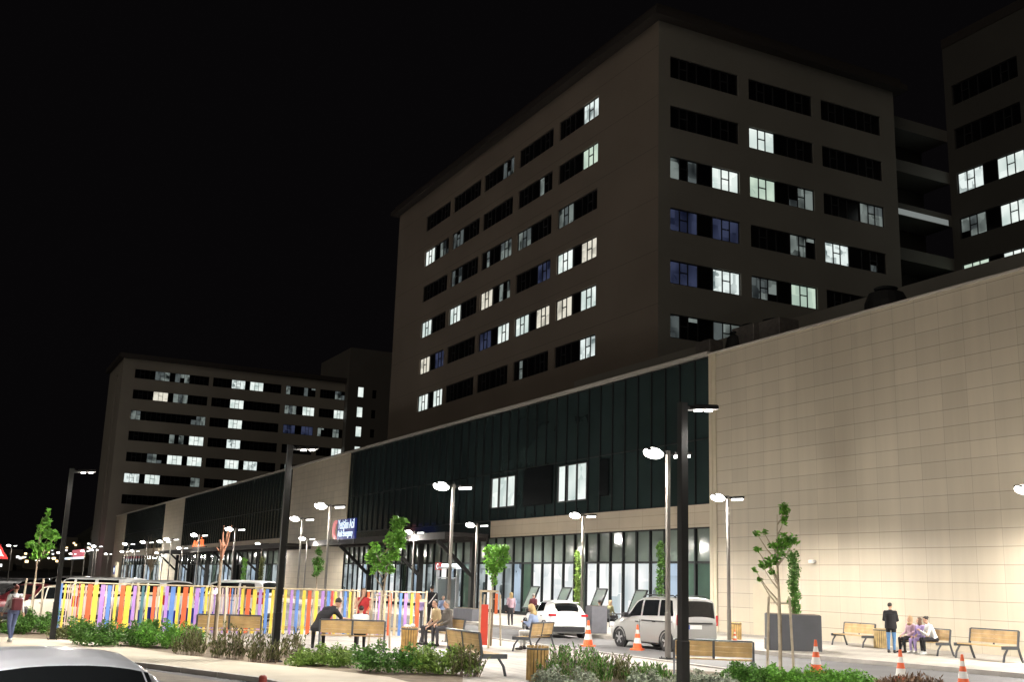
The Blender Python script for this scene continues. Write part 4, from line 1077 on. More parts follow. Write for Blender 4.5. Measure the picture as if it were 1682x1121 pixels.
b = gp(350, 1074, .03); bt = bare_tree(b, ztop(b, 357, 856), 'bare tree with an upright broom of reddish branches above the left bench', REDBARK, 51, .26, n=13, k0=.70)
for dx, dy in ((-.28, .1), (.12, -.25), (.45, .15)):
    q = MB(); q.tube([(dx, dy, 0), (dx*.8, dy*.8, 1.75)], .032, 8); q.build('stake', STAKE, bt)
b = at(246, 950, 1, 18.0); b = (b[0], b[1], .01); bare_tree(b, ztop(b, 246, 880), 'bare grey tree behind the fence among the distant lamps', BARK, 52, 1.0, n=30, k0=.35)
# the dark planter with its columnar tree
pl0 = g(1246, 1066, SWZ); pl1 = g(1336, 1071, SWZ)
pc = (pl0+pl1)/2; kk = pxm(pc); PW = 86/kk
t = thing('planter', 'big charcoal square planter by the stone wall, with a columnar tree in it', 'planter', (pc[0], pc[1]+.3, SWZ), vdir(pc)-PI/2+.12)
hP = ztop((pc[0], pc[1]+.2), 1295, 1010)-SWZ
q = MB(); q.bbox(-PW/2+.06, PW/2, -PW*.42, PW*.42, 0, hP, .015); q.build('box', PLANTER, t)
q = MB(); q.bbox(-PW/2-.02, -PW/2+.055, -PW*.42, PW*.1, 0, hP*.32, .01); q.build('step_box', PLANTER, t)
q = MB(); q.box(-PW/2+.09, PW/2-.03, -PW*.38, PW*.38, hP+.002, hP+.02); q.build('soil_top', SOIL, t)
b = (pc[0]+.1, pc[1]+.3, SWZ+hP+.02); zt = 2.15
tree(b, 3, 'dense dark columnar tree growing from the charcoal planter', LEAF2, [(random.Random(k).uniform(-.05, .05)+.05, 0, .15+1.9*k/8, (.24, .24, .24)) for k in range(9)], 61, 0, lsize=.12, per=600, limbs=False)
# grey planters by the hatchback
p = at(970, 1034, 1, 25.6); 
t = thing('planter', 'tall grey planter box behind the white hatchback', 'planter', (p[0]+.3, 25.7, SWZ), 0)
q = MB(); q.bbox(-.26, .26, -.4, .4, 0, 1.15, .02); q.build('box', mat('planter_grey', (.12, .12, .14), .5, noise=.1), t); q = MB(); q.box(-.22, .22, -.35, .35, 1.152, 1.17); q.build('soil_top', SOIL, t)
p = at(768, 1000, 1, 25.5)
t = thing('planter', 'low wide grey planter box before the entrance', 'planter', (p[0], 25.6, SWZ), 0)
q = MB(); q.bbox(-1.2, 1.2, -.4, .4, 0, .62, .02); q.build('box', mat('planter_grey', (0, 0, 0)), t); q = MB(); q.box(-1.15, 1.15, -.35, .35, .622, .64); q.build('soil_top', SOIL, t)
# red play posts near the tree
p = gp(795, 1066)
t = thing('play_post', 'timber framed red board standing on the plaza right of the plaza bench', 'play equipment', p, vdir(p)-PI/2)
k_ = pxm(p); hh = ztop(p, 795, 975)
q = MB(); q.bbox(-.135, .10, -.02, .02, .1, hh*.78, .005); q.build('board', mat('play_red', (.60, .055, .03), .45, noise=.06), t)
for x in (-.17, .15): q = MB(); q.bbox(x-.035, x+.035, -.035, .035, 0, hh, .008); q.build('post', WOOD_P, t)
q = MB(); q.box(-.21, .42, -.03, .03, hh+.001, hh+.07); q.build('top_rail', WOOD_P, t)
q = MB(); q.bbox(.30, .40, -.02, .02, hh*.62, hh*.98, .004); q.build('small_board', mat('play_orange', (.65, .14, .04), .45), t)

# ------------------------------------------------------------------ cars
def interp(prof, x):
    for (a, b), (c, d) in zip(prof[:-1], prof[1:]):
        if x <= c: return b+(d-b)*(x-a)/max(1e-6, c-a)
    return prof[-1][1]
def car(name, label, L, W, top, belt, roofw, gx, paint, wheels, wr, loc, rz, s=1.0, cat='car', windows=(), rearw=None, frontw=None, clear=.2, tail=None, plate=True, rails=False, sub=True):
    """Lofted body: x = 0 front .. L rear. top/belt: height profiles; roofw: half width at the top; gx = (a,b) greenhouse extent."""
    t = thing(name, label, cat, loc, rz, None, s)
    hw = W/2
    plan = [(0, .70), (.12, .84), (.45, .95), (1.0, .99), (L*.5, 1), (L-.9, .99), (L-.35, .96), (L-.1, .90), (L, .84)]
    xs = sorted(set([round(L*i/44, 3) for i in range(45)]+[p[0] for p in top]+[.06, L-.06]))
    tip = [(0, .55), (.08, .9), (.3, 1), (L-.3, 1), (L-.08, .93), (L, .62)]
    def half(x):
        w = hw*interp(plan, x); zt = interp(top, x); zb = min(interp(belt, x), zt-.02); rw = hw*interp(roofw, x)
        lo = clear+(.10 if x < .1 or x > L-.1 else 0)
        gh = zt-zb
        return [(0, lo), (w*.80, lo), (w*.96, lo+.06), (w, lo+.2), (w*1.0, (lo+zb)/2), (w*.985, zb-.05), (w*.95, zb),
                (w*.95+(rw-w*.95)*.55, zb+gh*.62), (rw, zt-min(.07, gh*.3)), (rw*.86, zt-min(.02, gh*.1)), (rw*.45, zt+.012), (0, zt+.018)]
    rings = []
    for x in xs:
        h_ = half(x); rings.append([(x, y, z) for y, z in h_]+[(x, -y, z) for y, z in h_[-2:0:-1]])
    q = MB(); q.loft(rings, 0, True, True)
    body = q.build('body', paint, t); smooth_by_angle(body, 40)
    def side(x, f, sgn, off=.006):
        h_ = half(x); a, b_, c = h_[6], h_[7], h_[8]
        if f < .6: u = f/.6; y = a[0]+(b_[0]-a[0])*u; z = a[1]+(b_[1]-a[1])*u
        else: u = (f-.6)/.4; y = b_[0]+(c[0]-b_[0])*u; z = b_[1]+(c[1]-b_[1])*u
        return (x, sgn*(y+off), z+off*.4)
    for sgn in (-1, 1):
        for (xa0, xa1, xb0, xb1) in windows:          # bottom-left, top-left, bottom-right, top-right x
            w = MB(); N = 6; prev = None
            for i in range(N+1):
                f = .06+.86*i/N; A_ = xa0+(xa1-xa0)*i/N; B_ = xb0+(xb1-xb0)*i/N
                row = [side(A_+(B_-A_)*k/5, f, sgn) for k in range(6)]
                if prev:
                    for k in range(5):
                        p4 = [prev[k], prev[k+1], row[k+1], row[k]]; w.face(p4 if sgn < 0 else p4[::-1])
                prev = row
            w.build('side_window', GLASS, t, smooth=True)
    def topglass(nm, x0, x1, fy, off=.008):
        w = MB(); prev = None
        for i in range(7):
            x = x0+(x1-x0)*i/6; h_ = half(x); rw = h_[8][0]*fy; z = interp(top, x)
            row = [(x, rw*(k/4-1), z+.018+off-.06*abs(k/4-1)**2.5) for k in range(9)]
            dx = off*(1 if x0 > L/2 else -1); row = [(a_[0]+dx, a_[1], a_[2]) for a_ in row]
            if prev:
                for k in range(8): w.face([prev[k], prev[k+1], row[k+1], row[k]][::1])
            prev = row
        w.build(nm, GLASS, t, smooth=True)
    if rearw: topglass('rear_window', rearw[0], rearw[1], rearw[2])
    if frontw: topglass('windscreen', frontw[0], frontw[1], frontw[2])
    for wx in wheels:
        for sgn in (-1, 1):
            y = sgn*(hw*.985-.10)
            M = Matrix.Translation((wx, y, wr)) @ Matrix.Rotation(-sgn*PI/2, 4, 'X')
            ar = MB()
            pr = [Vector((wx+(wr+.055)*math.cos(a), sgn*(hw*1.0-.012), wr+(wr+.055)*math.sin(a))) for a in [math.radians(-12+k*204/14) for k in range(15)]]
            ar.tube(pr, .03, 6); ar.lathe([(wr+.05, -.02), (wr+.05, .075), (.01, .078)], 24, 0, (0, 0, 0), M); ar.build('wheel_arch', PLASTIC, t)
            wh = MB(); wh.lathe([(wr*.62, -.1), (wr*.94, -.1), (wr, -.05), (wr, .07), (wr*.94, .105), (wr*.68, .115)], 24, 0, (0, 0, 0), M); w_o = wh.build('wheel', TYRE, t, smooth=False)
            rm = MB(); rm.lathe([(wr*.66, .1), (wr*.66, .117), (wr*.6, .1), (wr*.2, .09), (wr*.14, .115), (.005, .118)], 20, 0, (0, 0, 0), M)
            for k in range(5):
                rm.box(-.035, .035, wr*.14, wr*.62, .085, .118, 0, M @ Matrix.Rotation(2*PI*k/5, 4, 'Z'))
            rm.build('rim', RIM, w_o)
    for sgn in (-1, 1):
        if tail:
            q = MB(); q.bbox(L-tail[3], L-.005+tail[4], min(sgn*tail[0], sgn*tail[1])*hw, max(sgn*tail[0], sgn*tail[1])*hw, tail[2][0], tail[2][1], .015); q.build('tail_light', REDL, t)
        q = MB(); q.bbox(.03, .32, min(sgn*.55*hw, sgn*.86*hw), max(sgn*.55*hw, sgn*.86*hw), interp(top, .15)-.2, interp(top, .15)-.05, .02); q.build('headlight', CLEARL, t)
        if windows:
            xm = windows[0][0]+.12; y = half(xm)[6][0]; zb = interp(belt, xm)
            q = MB(); a_, b_ = sorted((sgn*(y+.03), sgn*(y+.21))); q.bbox(xm-.08, xm+.07, a_, b_, zb+.0, zb+.16, .02); q.build('door_mirror', PLASTIC, t)
    # bumper and plate
    q = MB(); q.bbox(L-.28, L+.035, -hw*.8, hw*.8, clear+.06, clear+.27, .02); q.build('rear_bumper', PLASTIC if sub else paint, t)
    q = MB(); q.bbox(-.02, .2, -hw*.62, hw*.62, clear+.08, clear+.3, .02); q.build('front_grille', PLASTIC, t)
    if windows:
        for sgn in (-1, 1):
            for xh in [w_[2]-.18 for w_ in windows[:2]]:
                zb = interp(belt, xh); y = half(xh)[5][0]; q = MB(); a_, b_ = sorted((sgn*(y-.005), sgn*(y+.025))); q.box(xh-.09, xh+.09, a_, b_, zb-.17, zb-.135); q.build('door_handle', PLASTIC, t)
            q = MB(); xs_ = windows[0][2]; y = half(xs_)[4][0]; a_, b_ = sorted((sgn*(y-.01), sgn*(y+.003))); 
            q.box(xs_-.006, xs_+.006, a_, b_, clear+.28, interp(belt, xs_)-.08); q.build('door_gap', PLASTIC, t)
    if rails:
        for sgn in (-1, 1):
            xa, xb = gx; y = sgn*half((xa+xb)/2)[8][0]*.93; zr = interp(top, (xa+xb)/2)
            q = MB(); q.tube([(xa+.35, y, interp(top, xa+.35)), (xa+.5, y, zr+.06), (xb-.4, y, zr+.06), (xb-.25, y, interp(top, xb-.25))], .022, 6); q.build('roof_rail', PLASTIC, t)
    return t
SILVER = mat('paint_silver', (.29, .285, .275), .35, .1, coat=.6)
WHITE = mat('paint_white', (.78, .78, .77), .35, coat=.6)
GREYB = mat('paint_greyblue', (.52, .53, .58), .35, .0, coat=.6)
DARKRED = mat('paint_darkred', (.14, .02, .025), .3, coat=.6)
DARKC = mat('paint_dark', (.03, .03, .035), .3, coat=.6)
CREAM = mat('paint_cream', (.65, .58, .48), .4, coat=.5)
van_top = [(0, .62), (.05, .82), (.25, .98), (.95, 1.10), (1.12, 1.16), (1.72, 1.70), (2.1, 1.80), (3.6, 1.83), (4.12, 1.80), (4.22, 1.72), (4.32, 1.14), (4.36, .95)]
van_belt = [(0, .6), (1.0, 1.06), (4.1, 1.16), (4.36, .93)]
rw_van = [(0, .62), (1.0, .84), (1.8, .80), (4.1, .84), (4.36, .84)]
fw = g(1018, 1063, .004); hx = -35.6
vyaw = 0.035
VL = 2.81
vl = Vector((fw[0], fw[1]))
ca, sa = math.cos(vyaw), math.sin(vyaw)
off = Vector((.86, -.86)); vorg = vl-Vector((off.x*ca-off.y*sa, off.x*sa+off.y*ca))
va = car('silver_van', 'silver compact van parked at the kerb, seen from its rear left corner', 4.36, 1.78, van_top, van_belt, rw_van, (1.7, 4.2), SILVER, (.86, 3.65), .325, (vorg.x, vorg.y, .004), vyaw, 1.0, 'van',
    windows=((1.22, 1.86, 2.12, 2.16), (2.22, 2.26, 3.12, 3.12), (3.22, 3.22, 3.98, 3.86)), rearw=(4.225, 4.315, .93), frontw=(1.14, 1.70, .9), tail=(.92, .985, (.90, 1.25), .14, -.06), rails=True)
q = MB(); q.box(4.362, 4.375, -.48, .10, .78, .92); q.build('number_plate', PLATE, va)
q = MB(); q.box(4.376, 4.38, -.48, -.42, .78, .92); q.build('plate_band', PLATEB, va)
q = MB(); q.box(4.34, 4.39, -.55, .55, .95, 1.0); q.build('plate_garnish', PLASTIC, va)
q = MB(); q.box(2.25, 4.0, -.912, -.895, .98, 1.01); q.build('slide_rail', PLASTIC, va)
text_mesh('plate_text', '35 A', .12, PLASTIC, va, (4.378, -.36, .80), (PI/2, 0, PI/2), .001) if False else None
hat_top = [(0, .55), (.06, .72), (.3, .84), (.95, .96), (1.15, 1.0), (1.9, 1.40), (2.3, 1.475), (3.0, 1.475), (3.45, 1.42), (3.6, 1.36), (3.95, 1.04), (4.0, .98), (4.06, .80)]
hat_belt = [(0, .5), (1.0, .92), (3.4, 1.03), (3.95, .98), (4.06, .78)]
rw_hat = [(0, .6), (1.0, .80), (1.9, .68), (3.4, .66), (4.06, .78)]
hr_ = g(893, 1048, .004); hyaw = -.19
off = Vector((3.4, -.85)); ca, sa = math.cos(hyaw), math.sin(hyaw); ho = Vector((hr_[0], hr_[1]))-Vector((off.x*ca-off.y*sa, off.x*sa+off.y*ca))
ha = car('white_hatchback', 'white hatchback with dark rear window, tail towards the viewer', 4.06, 1.74, hat_top, hat_belt, rw_hat, (1.8, 3.5), WHITE, (.82, 3.4), .315, (ho.x, ho.y, .004), hyaw, 1.0, 'car',
    windows=((1.25, 1.95, 2.2, 2.25), (2.3, 2.35, 3.2, 2.98)), rearw=(3.60, 3.93, .88), frontw=(1.17, 1.9, .88), tail=(.62, .95, (.87, .96), .18, .008))
q = MB(); q.box(4.06, 4.1, -.27, .27, .50, .62); q.build('number_plate', PLATE, ha)
q = MB(); q.bbox(3.44, 3.7, -.55, .55, 1.40, 1.435, .01); q.build('spoiler', WHITE, ha)
# foreground car: only its roof and rear window reach into the frame
sed_top = [(0, .55), (.06, .70), (.3, .82), (1.05, .95), (1.25, .99), (2.0, 1.36), (2.4, 1.445), (2.95, 1.45), (3.35, 1.40), (3.98, 1.08), (4.1, 1.04), (4.5, 1.0), (4.58, .75)]
sed_belt = [(0, .5), (1.1, .90), (3.9, .98), (4.5, .95), (4.58, .72)]
rw_sed = [(0, .6), (1.1, .80), (2.1, .68), (3.3, .68), (4.1, .80), (4.58, .78)]
rp = at(70, 1066, 2, 1.46)
fa = vdir(rp)
fh = math.radians(180)-.28
SEDW = dict(windows=((1.35, 2.05, 2.3, 2.35), (2.4, 2.45, 3.5, 3.15)), rearw=(3.37, 3.95, .9), frontw=(1.28, 2.0, .9), tail=(.62, .96, (.78, .96), .2, .012))
cy_ = fa+.18
fl = Vector((rp[0], rp[1]))
ca, sa = math.cos(cy_+PI), math.sin(cy_+PI)
off = Vector((2.6, 0)); fo = fl-Vector((off.x*ca-off.y*sa, off.x*sa+off.y*ca))
fc_top = [(0, .55), (.06, .70), (.3, .82), (1.05, .95), (1.25, .99), (2.0, 1.36), (2.4, 1.445), (2.9, 1.455), (3.4, 1.42), (3.62, 1.385), (4.1, 1.08), (4.2, 1.02), (4.3, .78)]
fc_belt = [(0, .5), (1.1, .90), (3.9, .98), (4.15, .97), (4.3, .72)]
FCAR = car('grey_car', 'pale grey car at the bottom left corner, only its roof and rear window in view', 4.3, 1.80, fc_top, fc_belt, [(0, .6), (1.1, .80), (2.1, .70), (3.5, .70), (4.1, .78), (4.3, .78)], (2, 3.5), GREYB, (.9, 3.5), .32, (fo.x, fo.y, .004), cy_+PI, 1.0, 'car', sub=False,
    windows=((1.35, 2.05, 2.3, 2.35), (2.4, 2.45, 3.5, 3.2)), rearw=(3.64, 4.06, .92), frontw=(1.28, 2.0, .9), tail=(.62, .96, (.78, .96), .2, .012))
# parked vehicles at the far left and behind the fence
pick_top = [(0, .6), (.05, .95), (.2, 1.1), (.5, 1.2), (.75, 1.25), (1.3, 1.85), (1.6, 1.95), (4.6, 1.98), (4.9, 1.96), (5.0, 1.0), (5.05, .8)]
pick_belt = [(0, .58), (.7, 1.18), (4.9, 1.22), (5.05, .78)]
rw_p = [(0, .75), (1, .86), (4.9, .9), (5.05, .88)]
p = g(52, 1012, .004)
def parked(name, label, px, py, yaw_, kind, paint, s=1.0, group=None):
    p = g(px, py, .004)
    if kind == 'van': car(name, label, 5.05, 1.95, pick_top, pick_belt, rw_p, (1, 4.9), paint, (.95, 4.0), .34, (p[0], p[1], .004), yaw_, s, 'van', windows=((.9, 1.4, 1.95, 1.95), (2.1, 2.1, 3.2, 3.2), (3.4, 3.4, 4.6, 4.6)), rearw=None, frontw=(.77, 1.28, .9), tail=(.85, .98, (.8, 1.4), .2, .01))
    elif kind == 'suv': car(name, label, 4.36, 1.8, van_top, van_belt, rw_van, (1.7, 4.2), paint, (.86, 3.55), .34, (p[0], p[1], .004), yaw_, s, 'car', windows=((1.22, 1.86, 2.12, 2.16), (2.22, 2.26, 3.12, 3.12), (3.22, 3.22, 3.98, 3.86)), rearw=(4.185, 4.292, .93), frontw=(1.14, 1.72, .9), tail=(.84, .97, (.85, 1.35), .3, 0))
    else: car(name, label, 4.58, 1.8, sed_top, sed_belt, rw_sed, (2, 3.4), paint, (.9, 3.6), .32, (p[0], p[1], .004), yaw_, s, 'car', **SEDW)
parked('white_van', 'white van with a tall cab parked behind the left lamp post', 84, 1013, .75, 'van', WHITE, .92)
parked('dark_red_car', 'dark red car at the left edge behind the walking woman', 2, 1018, 2.6, 'sed', DARKRED)
parked('cream_car', 'cream car parked behind the tree at far left', 44, 1021, .6, 'suv', CREAM, .82)
parked('dark_car', 'dark car beyond the cream one, at far left', 22, 995, .5, 'sed', DARKC)
parked('white_car', 'white car whose roof shows above the left slat fence', 178, 1022, .55, 'suv', WHITE, .98)
parked('pale_minibus', 'long pale minivan whose roof shows above the fence by the orange sign', 296, 1020, .85, 'suv', WHITE, 1.03)
parked('white_car', 'white car at far left parked beside the cream one', 112, 1006, .5, 'sed', WHITE, 1.0)
parked('white_car', 'white car farther back at far left, between the tree stakes', 66, 992, .6, 'suv', WHITE, .95)
parked('silver_car', 'silver car far back at the left edge under the warning sign', 18, 984, .6, 'sed', GREYB, 1.0)
parked('grey_car', 'grey car roof just left of the white one beyond the fence', 150, 985, .4, 'sed', GREYB)

# ------------------------------------------------------------------ people
SKIN = mat('skin', (.50, .29, .20), .55, noise=.06, nscale=20)
SHOE_D = mat('shoe_dark', (.02, .018, .018), .5); SHOE_W = mat('shoe_white', (.7, .7, .68), .5)
HAIR_D = mat('hair_dark', (.018, .012, .010), .6); HAIR_B = mat('hair_brown', (.09, .045, .025), .6); HAIR_G = mat('hair_grey', (.20, .19, .18), .7)
EYE = mat('eye_dark', (.02, .015, .012), .3); LIP = mat('lip', (.42, .13, .11), .5)
def cloth(n, c): return mat('cloth_'+n, c, .85, noise=.12, nscale=6, bump=.25, bscale=25)
def V(*a): return Vector(a)
def pose_stand(**k):
    J = dict(pel=V(0, 0, .95), che=V(0, 0, 1.28), neck=V(0, 0, 1.47), head=V(.02, 0, 1.62),
             Ls=V(0, .18, 1.41), Le=V(-.02, .24, 1.13), Lw=V(.06, .24, .89), Rs=V(0, -.18, 1.41), Re=V(-.02, -.24, 1.13), Rw=V(.06, -.24, .89),
             Lh=V(0, .09, .92), Lk=V(.02, .10, .50), La=V(-.02, .10, .085), Rh=V(0, -.09, .92), Rk=V(.02, -.10, .50), Ra=V(-.02, -.10, .085), yaw=0)
    J.update(k); return J
def pose_sit(lean=.05, **k):
    c, s_ = math.cos(lean), math.sin(lean); up = lambda h, y=0: V(s_*h, y, .53+c*h)
    J = dict(pel=V(0, 0, .53), che=up(.34), neck=up(.53), head=up(.68)+V(.03, 0, 0),
             Ls=up(.47, .18), Le=up(.22, .23)+V(.05, 0, 0), Lw=V(.33, .12, .64), Rs=up(.47, -.18), Re=up(.22, -.23)+V(.05, 0, 0), Rw=V(.33, -.12, .64),
             Lh=V(.02, .09, .52), Lk=V(.44, .12, .51), La=V(.42, .13, .085), Rh=V(.02, -.09, .52), Rk=V(.44, -.12, .51), Ra=V(.42, -.13, .085), yaw=0)
    J.update(k); return J
def person(label, pos, rz, J, c, hair=HAIR_D, style='short', s=1.0, sleeves='long', skirt=None, scarf=None, jacket=None, fat=1.0, extras=None, cat='person'):
    """One continuous remeshed body; materials by the nearest limb."""
    t = thing('person', label, cat, pos, rz, None, s)
    bones = []                                              # (a, b, ra, rb, material index)
    mats = [SKIN, c['top'], c['bottom'], c['shoe'], EYE, LIP]
    q = MB()
    def cap(a, b, ra, rb, mi, n=10):
        a, b = V(*a), V(*b); d = (b-a); L = max(1e-4, d.length); d = d/L
        pts = []; rad = []
        for k in range(4): th = PI/2*(k+.35)/4.35; pts.append(a-d*ra*math.cos(th)); rad.append(ra*math.sin(th))
        for k in range(5): u = k/4; pts.append(a+d*L*u); rad.append(ra+(rb-ra)*u)
        for k in range(4): th = PI/2*(1-(k+.35)/4.35+.08); pts.append(b+d*rb*math.cos(th)); rad.append(max(.003, rb*math.sin(th)))
        q.tube(pts, rad, n); bones.append((a, b, ra, rb, mi))
    def slab(cs, mi):                                       # lofted elliptical torso: (centre, half width y, half depth x)
        rings = []
        for p, wy, dx in cs: rings.append([(p.x+dx*math.cos(2*PI*j/14), p.y+wy*math.sin(2*PI*j/14), p.z) for j in range(14)])
        q.loft(rings)
        for (p, wy, dx), (p2, wy2, dx2) in zip(cs[:-1], cs[1:]):
            for o_ in (-.45, 0, .45): bones.append((p+V(0, o_*wy, 0), p2+V(0, o_*wy2, 0), dx, dx2, mi))
    pel, che, neck, head = J['pel'], J['che'], J['neck'], J['head']
    w1 = pel.lerp(che, .5)
    slab([(pel-V(0, 0, .09), .13*fat, .10*fat), (pel, .168*fat, .12*fat), (pel.lerp(che, .22), .16*fat, .115*fat)], 2 if not jacket else 1)
    slab([(pel.lerp(che, .15), .163*fat, .118*fat), (w1, .148*fat, .108*fat), (che, .172*fat, .125*fat), (che.lerp(neck, .45), .178*fat, .115), (che.lerp(neck, .78), .12, .085), (che.lerp(neck, .97), .065, .06)], 1)
    cap(che.lerp(neck, .8), neck.lerp(head, .45), .058, .052, 0)
    # head: skull, jaw, nose, ears
    f = V(math.cos(J['yaw']), math.sin(J['yaw']), 0); fl = (f+V(0, 0, -.0)).normalized(); sd = V(-f.y, f.x, 0)
    pitch_ = J.get('nod', 0); f = (f*math.cos(pitch_)-V(0, 0, 1)*math.sin(pitch_)).normalized(); up = sd.cross(f)*-1
    up = f.cross(sd)
    def H(a, b, c_): return head+f*a+sd*b+up*c_
    MH = Matrix((( f.x, sd.x, up.x, head.x), (f.y, sd.y, up.y, head.y), (f.z, sd.z, up.z, head.z), (0, 0, 0, 1)))
    q.ell((-.012, 0, .025), (.092, .073, .092), 16, 12, 0, MH); bones.append((H(-.03, 0, .02), H(.03, 0, .02), .085, .085, 0))
    q.ell((.022, 0, -.045), (.062, .055, .068), 14, 10, 0, MH); bones.append((H(.02, 0, -.05), H(.03, 0, -.08), .06, .04, 0))
    cap(H(.075, 0, .012), H(.098, 0, -.022), .010, .014, 0)
    for e in (-1, 1): q.ell((-.005, e*.075, -.002), (.02, .012, .03), 8, 6, 0, MH)
    for e, n in ((1, 'L'), (-1, 'R')):
        sh_, el, wr = J[n+'s'], J[n+'e'], J[n+'w']
        cap(che.lerp(neck, .62).lerp(sh_, .25), sh_-V(0, 0, .012), .078*fat, .064*fat, 1)
        cap(sh_, el, .060*fat, .047, 1 if sleeves != 'none' else 0)
        cap(el, wr, .043 if sleeves == 'long' else .038, .030, 1 if sleeves == 'long' else 0)
        d = (wr-el).normalized(); hd = J.get(n+'hd', d).normalized()
        side_ = hd.cross(V(0, 0, 1)) if abs(hd.z) < .9 else hd.cross(V(1, 0, 0)); side_ = side_.normalized(); nrm = side_.cross(hd)
        for k in (-1, -.33, .33, 1): cap(wr+hd*.015+side_*.014*k, wr+hd*.085+side_*.026*k, .016, .013, 0, 7)
        for k, Lf in ((-1, .060), (-.33, .075), (.33, .08), (1, .07)):
            b0 = wr+hd*.09+side_*.026*k; b1 = b0+(hd*.8+nrm*-.35*1).normalized()*Lf*.5; b2 = b1+(hd*.4-nrm*.8).normalized()*Lf*.5
            cap(b0, b1, .0105, .0095, 0, 6); cap(b1, b2, .0095, .008, 0, 6)
        th0 = wr+hd*.03+side_*-.026*e; th1 = th0+(hd*.6-side_*e*.8).normalized()*.045; cap(th0, th1, .0135, .011, 0, 6); cap(th1, th1+(hd*.9-side_*e*.2).normalized()*.035, .011, .009, 0, 6)
        hp, kn, an = J[n+'h'], J[n+'k'], J[n+'a']
        cap(hp, kn, .088*fat, .062, 2); cap(kn, an+V(0, 0, .03), .060, .043, 2)
        fd = J.get(n+'f', V(1, 0, 0)).normalized()
        cap(an-fd*.035-V(0, 0, .035), an+fd*.15-V(0, 0, .05), .042, .034, 3); cap(an+V(0, 0, .02), an-V(0, 0, .03), .045, .045, 3)
    if skirt is not None:
        rings = []
        for p_, wy, dx in skirt_rings(J, skirt): rings.append([(p_.x+dx*math.cos(2*PI*j/16), p_.y+wy*math.sin(2*PI*j/16), p_.z) for j in range(16)])
        q.loft(rings)
        R_ = skirt_rings(J, skirt)
        for (p1, wy, dx), (p2, wy2, dx2) in zip(R_[:-1], R_[1:]):
            for o_ in (-.6, -.2, .2, .6): bones.append((p1+V(0, o_*wy, 0), p2+V(0, o_*wy2, 0), dx, dx2, 2))
    if jacket:
        R_ = [(pel-V(0, 0, jacket), .19*fat, .135*fat), (pel, .19*fat, .14*fat), (w1, .178*fat, .132*fat), (che, .195*fat, .142*fat), (che.lerp(neck, .5), .19*fat, .125*fat)]
        slab(R_, 1)
    tmp = q.build('tmp', mats[0])
    md = tmp.modifiers.new('r', 'REMESH'); md.mode = 'VOXEL'; md.voxel_size = .0115; md.use_smooth_shade = True
    sm = tmp.modifiers.new('s', 'SMOOTH'); sm.iterations = 2; sm.factor = .45
    dg = bpy.context.evaluated_depsgraph_get(); me = bpy.data.meshes.new_from_object(tmp.evaluated_get(dg))
    bpy.data.objects.remove(tmp)
    me.name = 'body'; me.materials.clear()
    for m in mats: me.materials.append(m)
    n = len(me.polygons); cen = np.empty(n*3); me.polygons.foreach_get('center', cen); cen = cen.reshape(-1, 3)
    best = np.full(n, 1e9); idx = np.zeros(n, dtype=np.int32)
    for a, b, ra, rb, mi in bones:
        a_ = np.array(a); ab = np.array(b)-a_; L2 = max(1e-9, ab.dot(ab)); u = np.clip((cen-a_)@ab/L2, 0, 1)
        dd = np.linalg.norm(cen-(a_+u[:, None]*ab), axis=1)-(ra+(rb-ra)*u); mk = dd < best; best[mk] = dd[mk]; idx[mk] = mi
    for e in (-1, 1):
        pe = np.array(H(.082, e*.031, .018)); idx[np.linalg.norm((cen-pe)*np.array([1, 1, 1.3]), axis=1) < .0135] = 4
        pb = np.array(H(.084, e*.031, .045)); idx[(np.linalg.norm((cen-pb)*np.array([1, .7, 3]), axis=1) < .016)] = 4
    pm_ = np.array(H(.085, 0, -.055)); idx[np.linalg.norm((cen-pm_)*np.array([1, .6, 2.2]), axis=1) < .016] = 5
    me.polygons.foreach_set('material_index', idx); me.polygons.foreach_set('use_smooth', [True]*n); me.update()
    o = bpy.data.objects.new('body', me); COL.objects.link(o); o.parent = t
    def soft(o_, vox=.011):
        md_ = o_.modifiers.new('r', 'REMESH'); md_.mode = 'VOXEL'; md_.voxel_size = vox; md_.use_smooth_shade = True
        sm_ = o_.modifiers.new('s', 'SMOOTH'); sm_.iterations = 4; sm_.factor = .5
        me_ = bpy.data.meshes.new_from_object(o_.evaluated_get(bpy.context.evaluated_depsgraph_get())); o_.modifiers.clear(); o_.data = me_
    # hair or headscarf
    hq = MB()
    if scarf:
        hq.ell((-.018, 0, .03), (.112, .092, .108), 16, 12, 0, MH); hq.ell((-.03, 0, -.09), (.085, .085, .10), 14, 9, 0, MH); hq.ell((-.005, 0, -.165), (.105, .13, .085), 14, 9, 0, MH); hq.ell((-.03, 0, -.03), (.098, .086, .12), 14, 9, 0, MH)
        for v_i in range(len(hq.v)):                                    # open the face
            p_ = MH.inverted() @ V(*hq.v[v_i])
            if p_.x > .02 and abs(p_.y) < .068 and -.12 < p_.z < .085: p_.x = min(p_.x, .035); hq.v[v_i] = tuple(MH @ p_)
        soft(hq.build('headscarf', scarf, t, smooth=True))
    else:
        hq.ell((-.022, 0, .045), (.098, .082, .088), 16, 12, 0, MH)
        for v_i in range(len(hq.v)):
            p_ = MH.inverted() @ V(*hq.v[v_i])
            if p_.x > .02 and p_.z < .07: p_.x = .02+(p_.x-.02)*.2; hq.v[v_i] = tuple(MH @ p_)
        if style == 'long':
            hq.ell((-.055, 0, -.07), (.058, .088, .15), 14, 9, 0, MH)
            for e in (-1, 1): hq.ell((-.005, e*.074, -.06), (.05, .024, .14), 10, 8, 0, MH)
        if style == 'bun': hq.ell((-.11, 0, .06), (.045, .045, .045), 10, 8, 0, MH)
        soft(hq.build('hair', hair, t, smooth=True))
    if extras: extras(t, J, H)
    return t
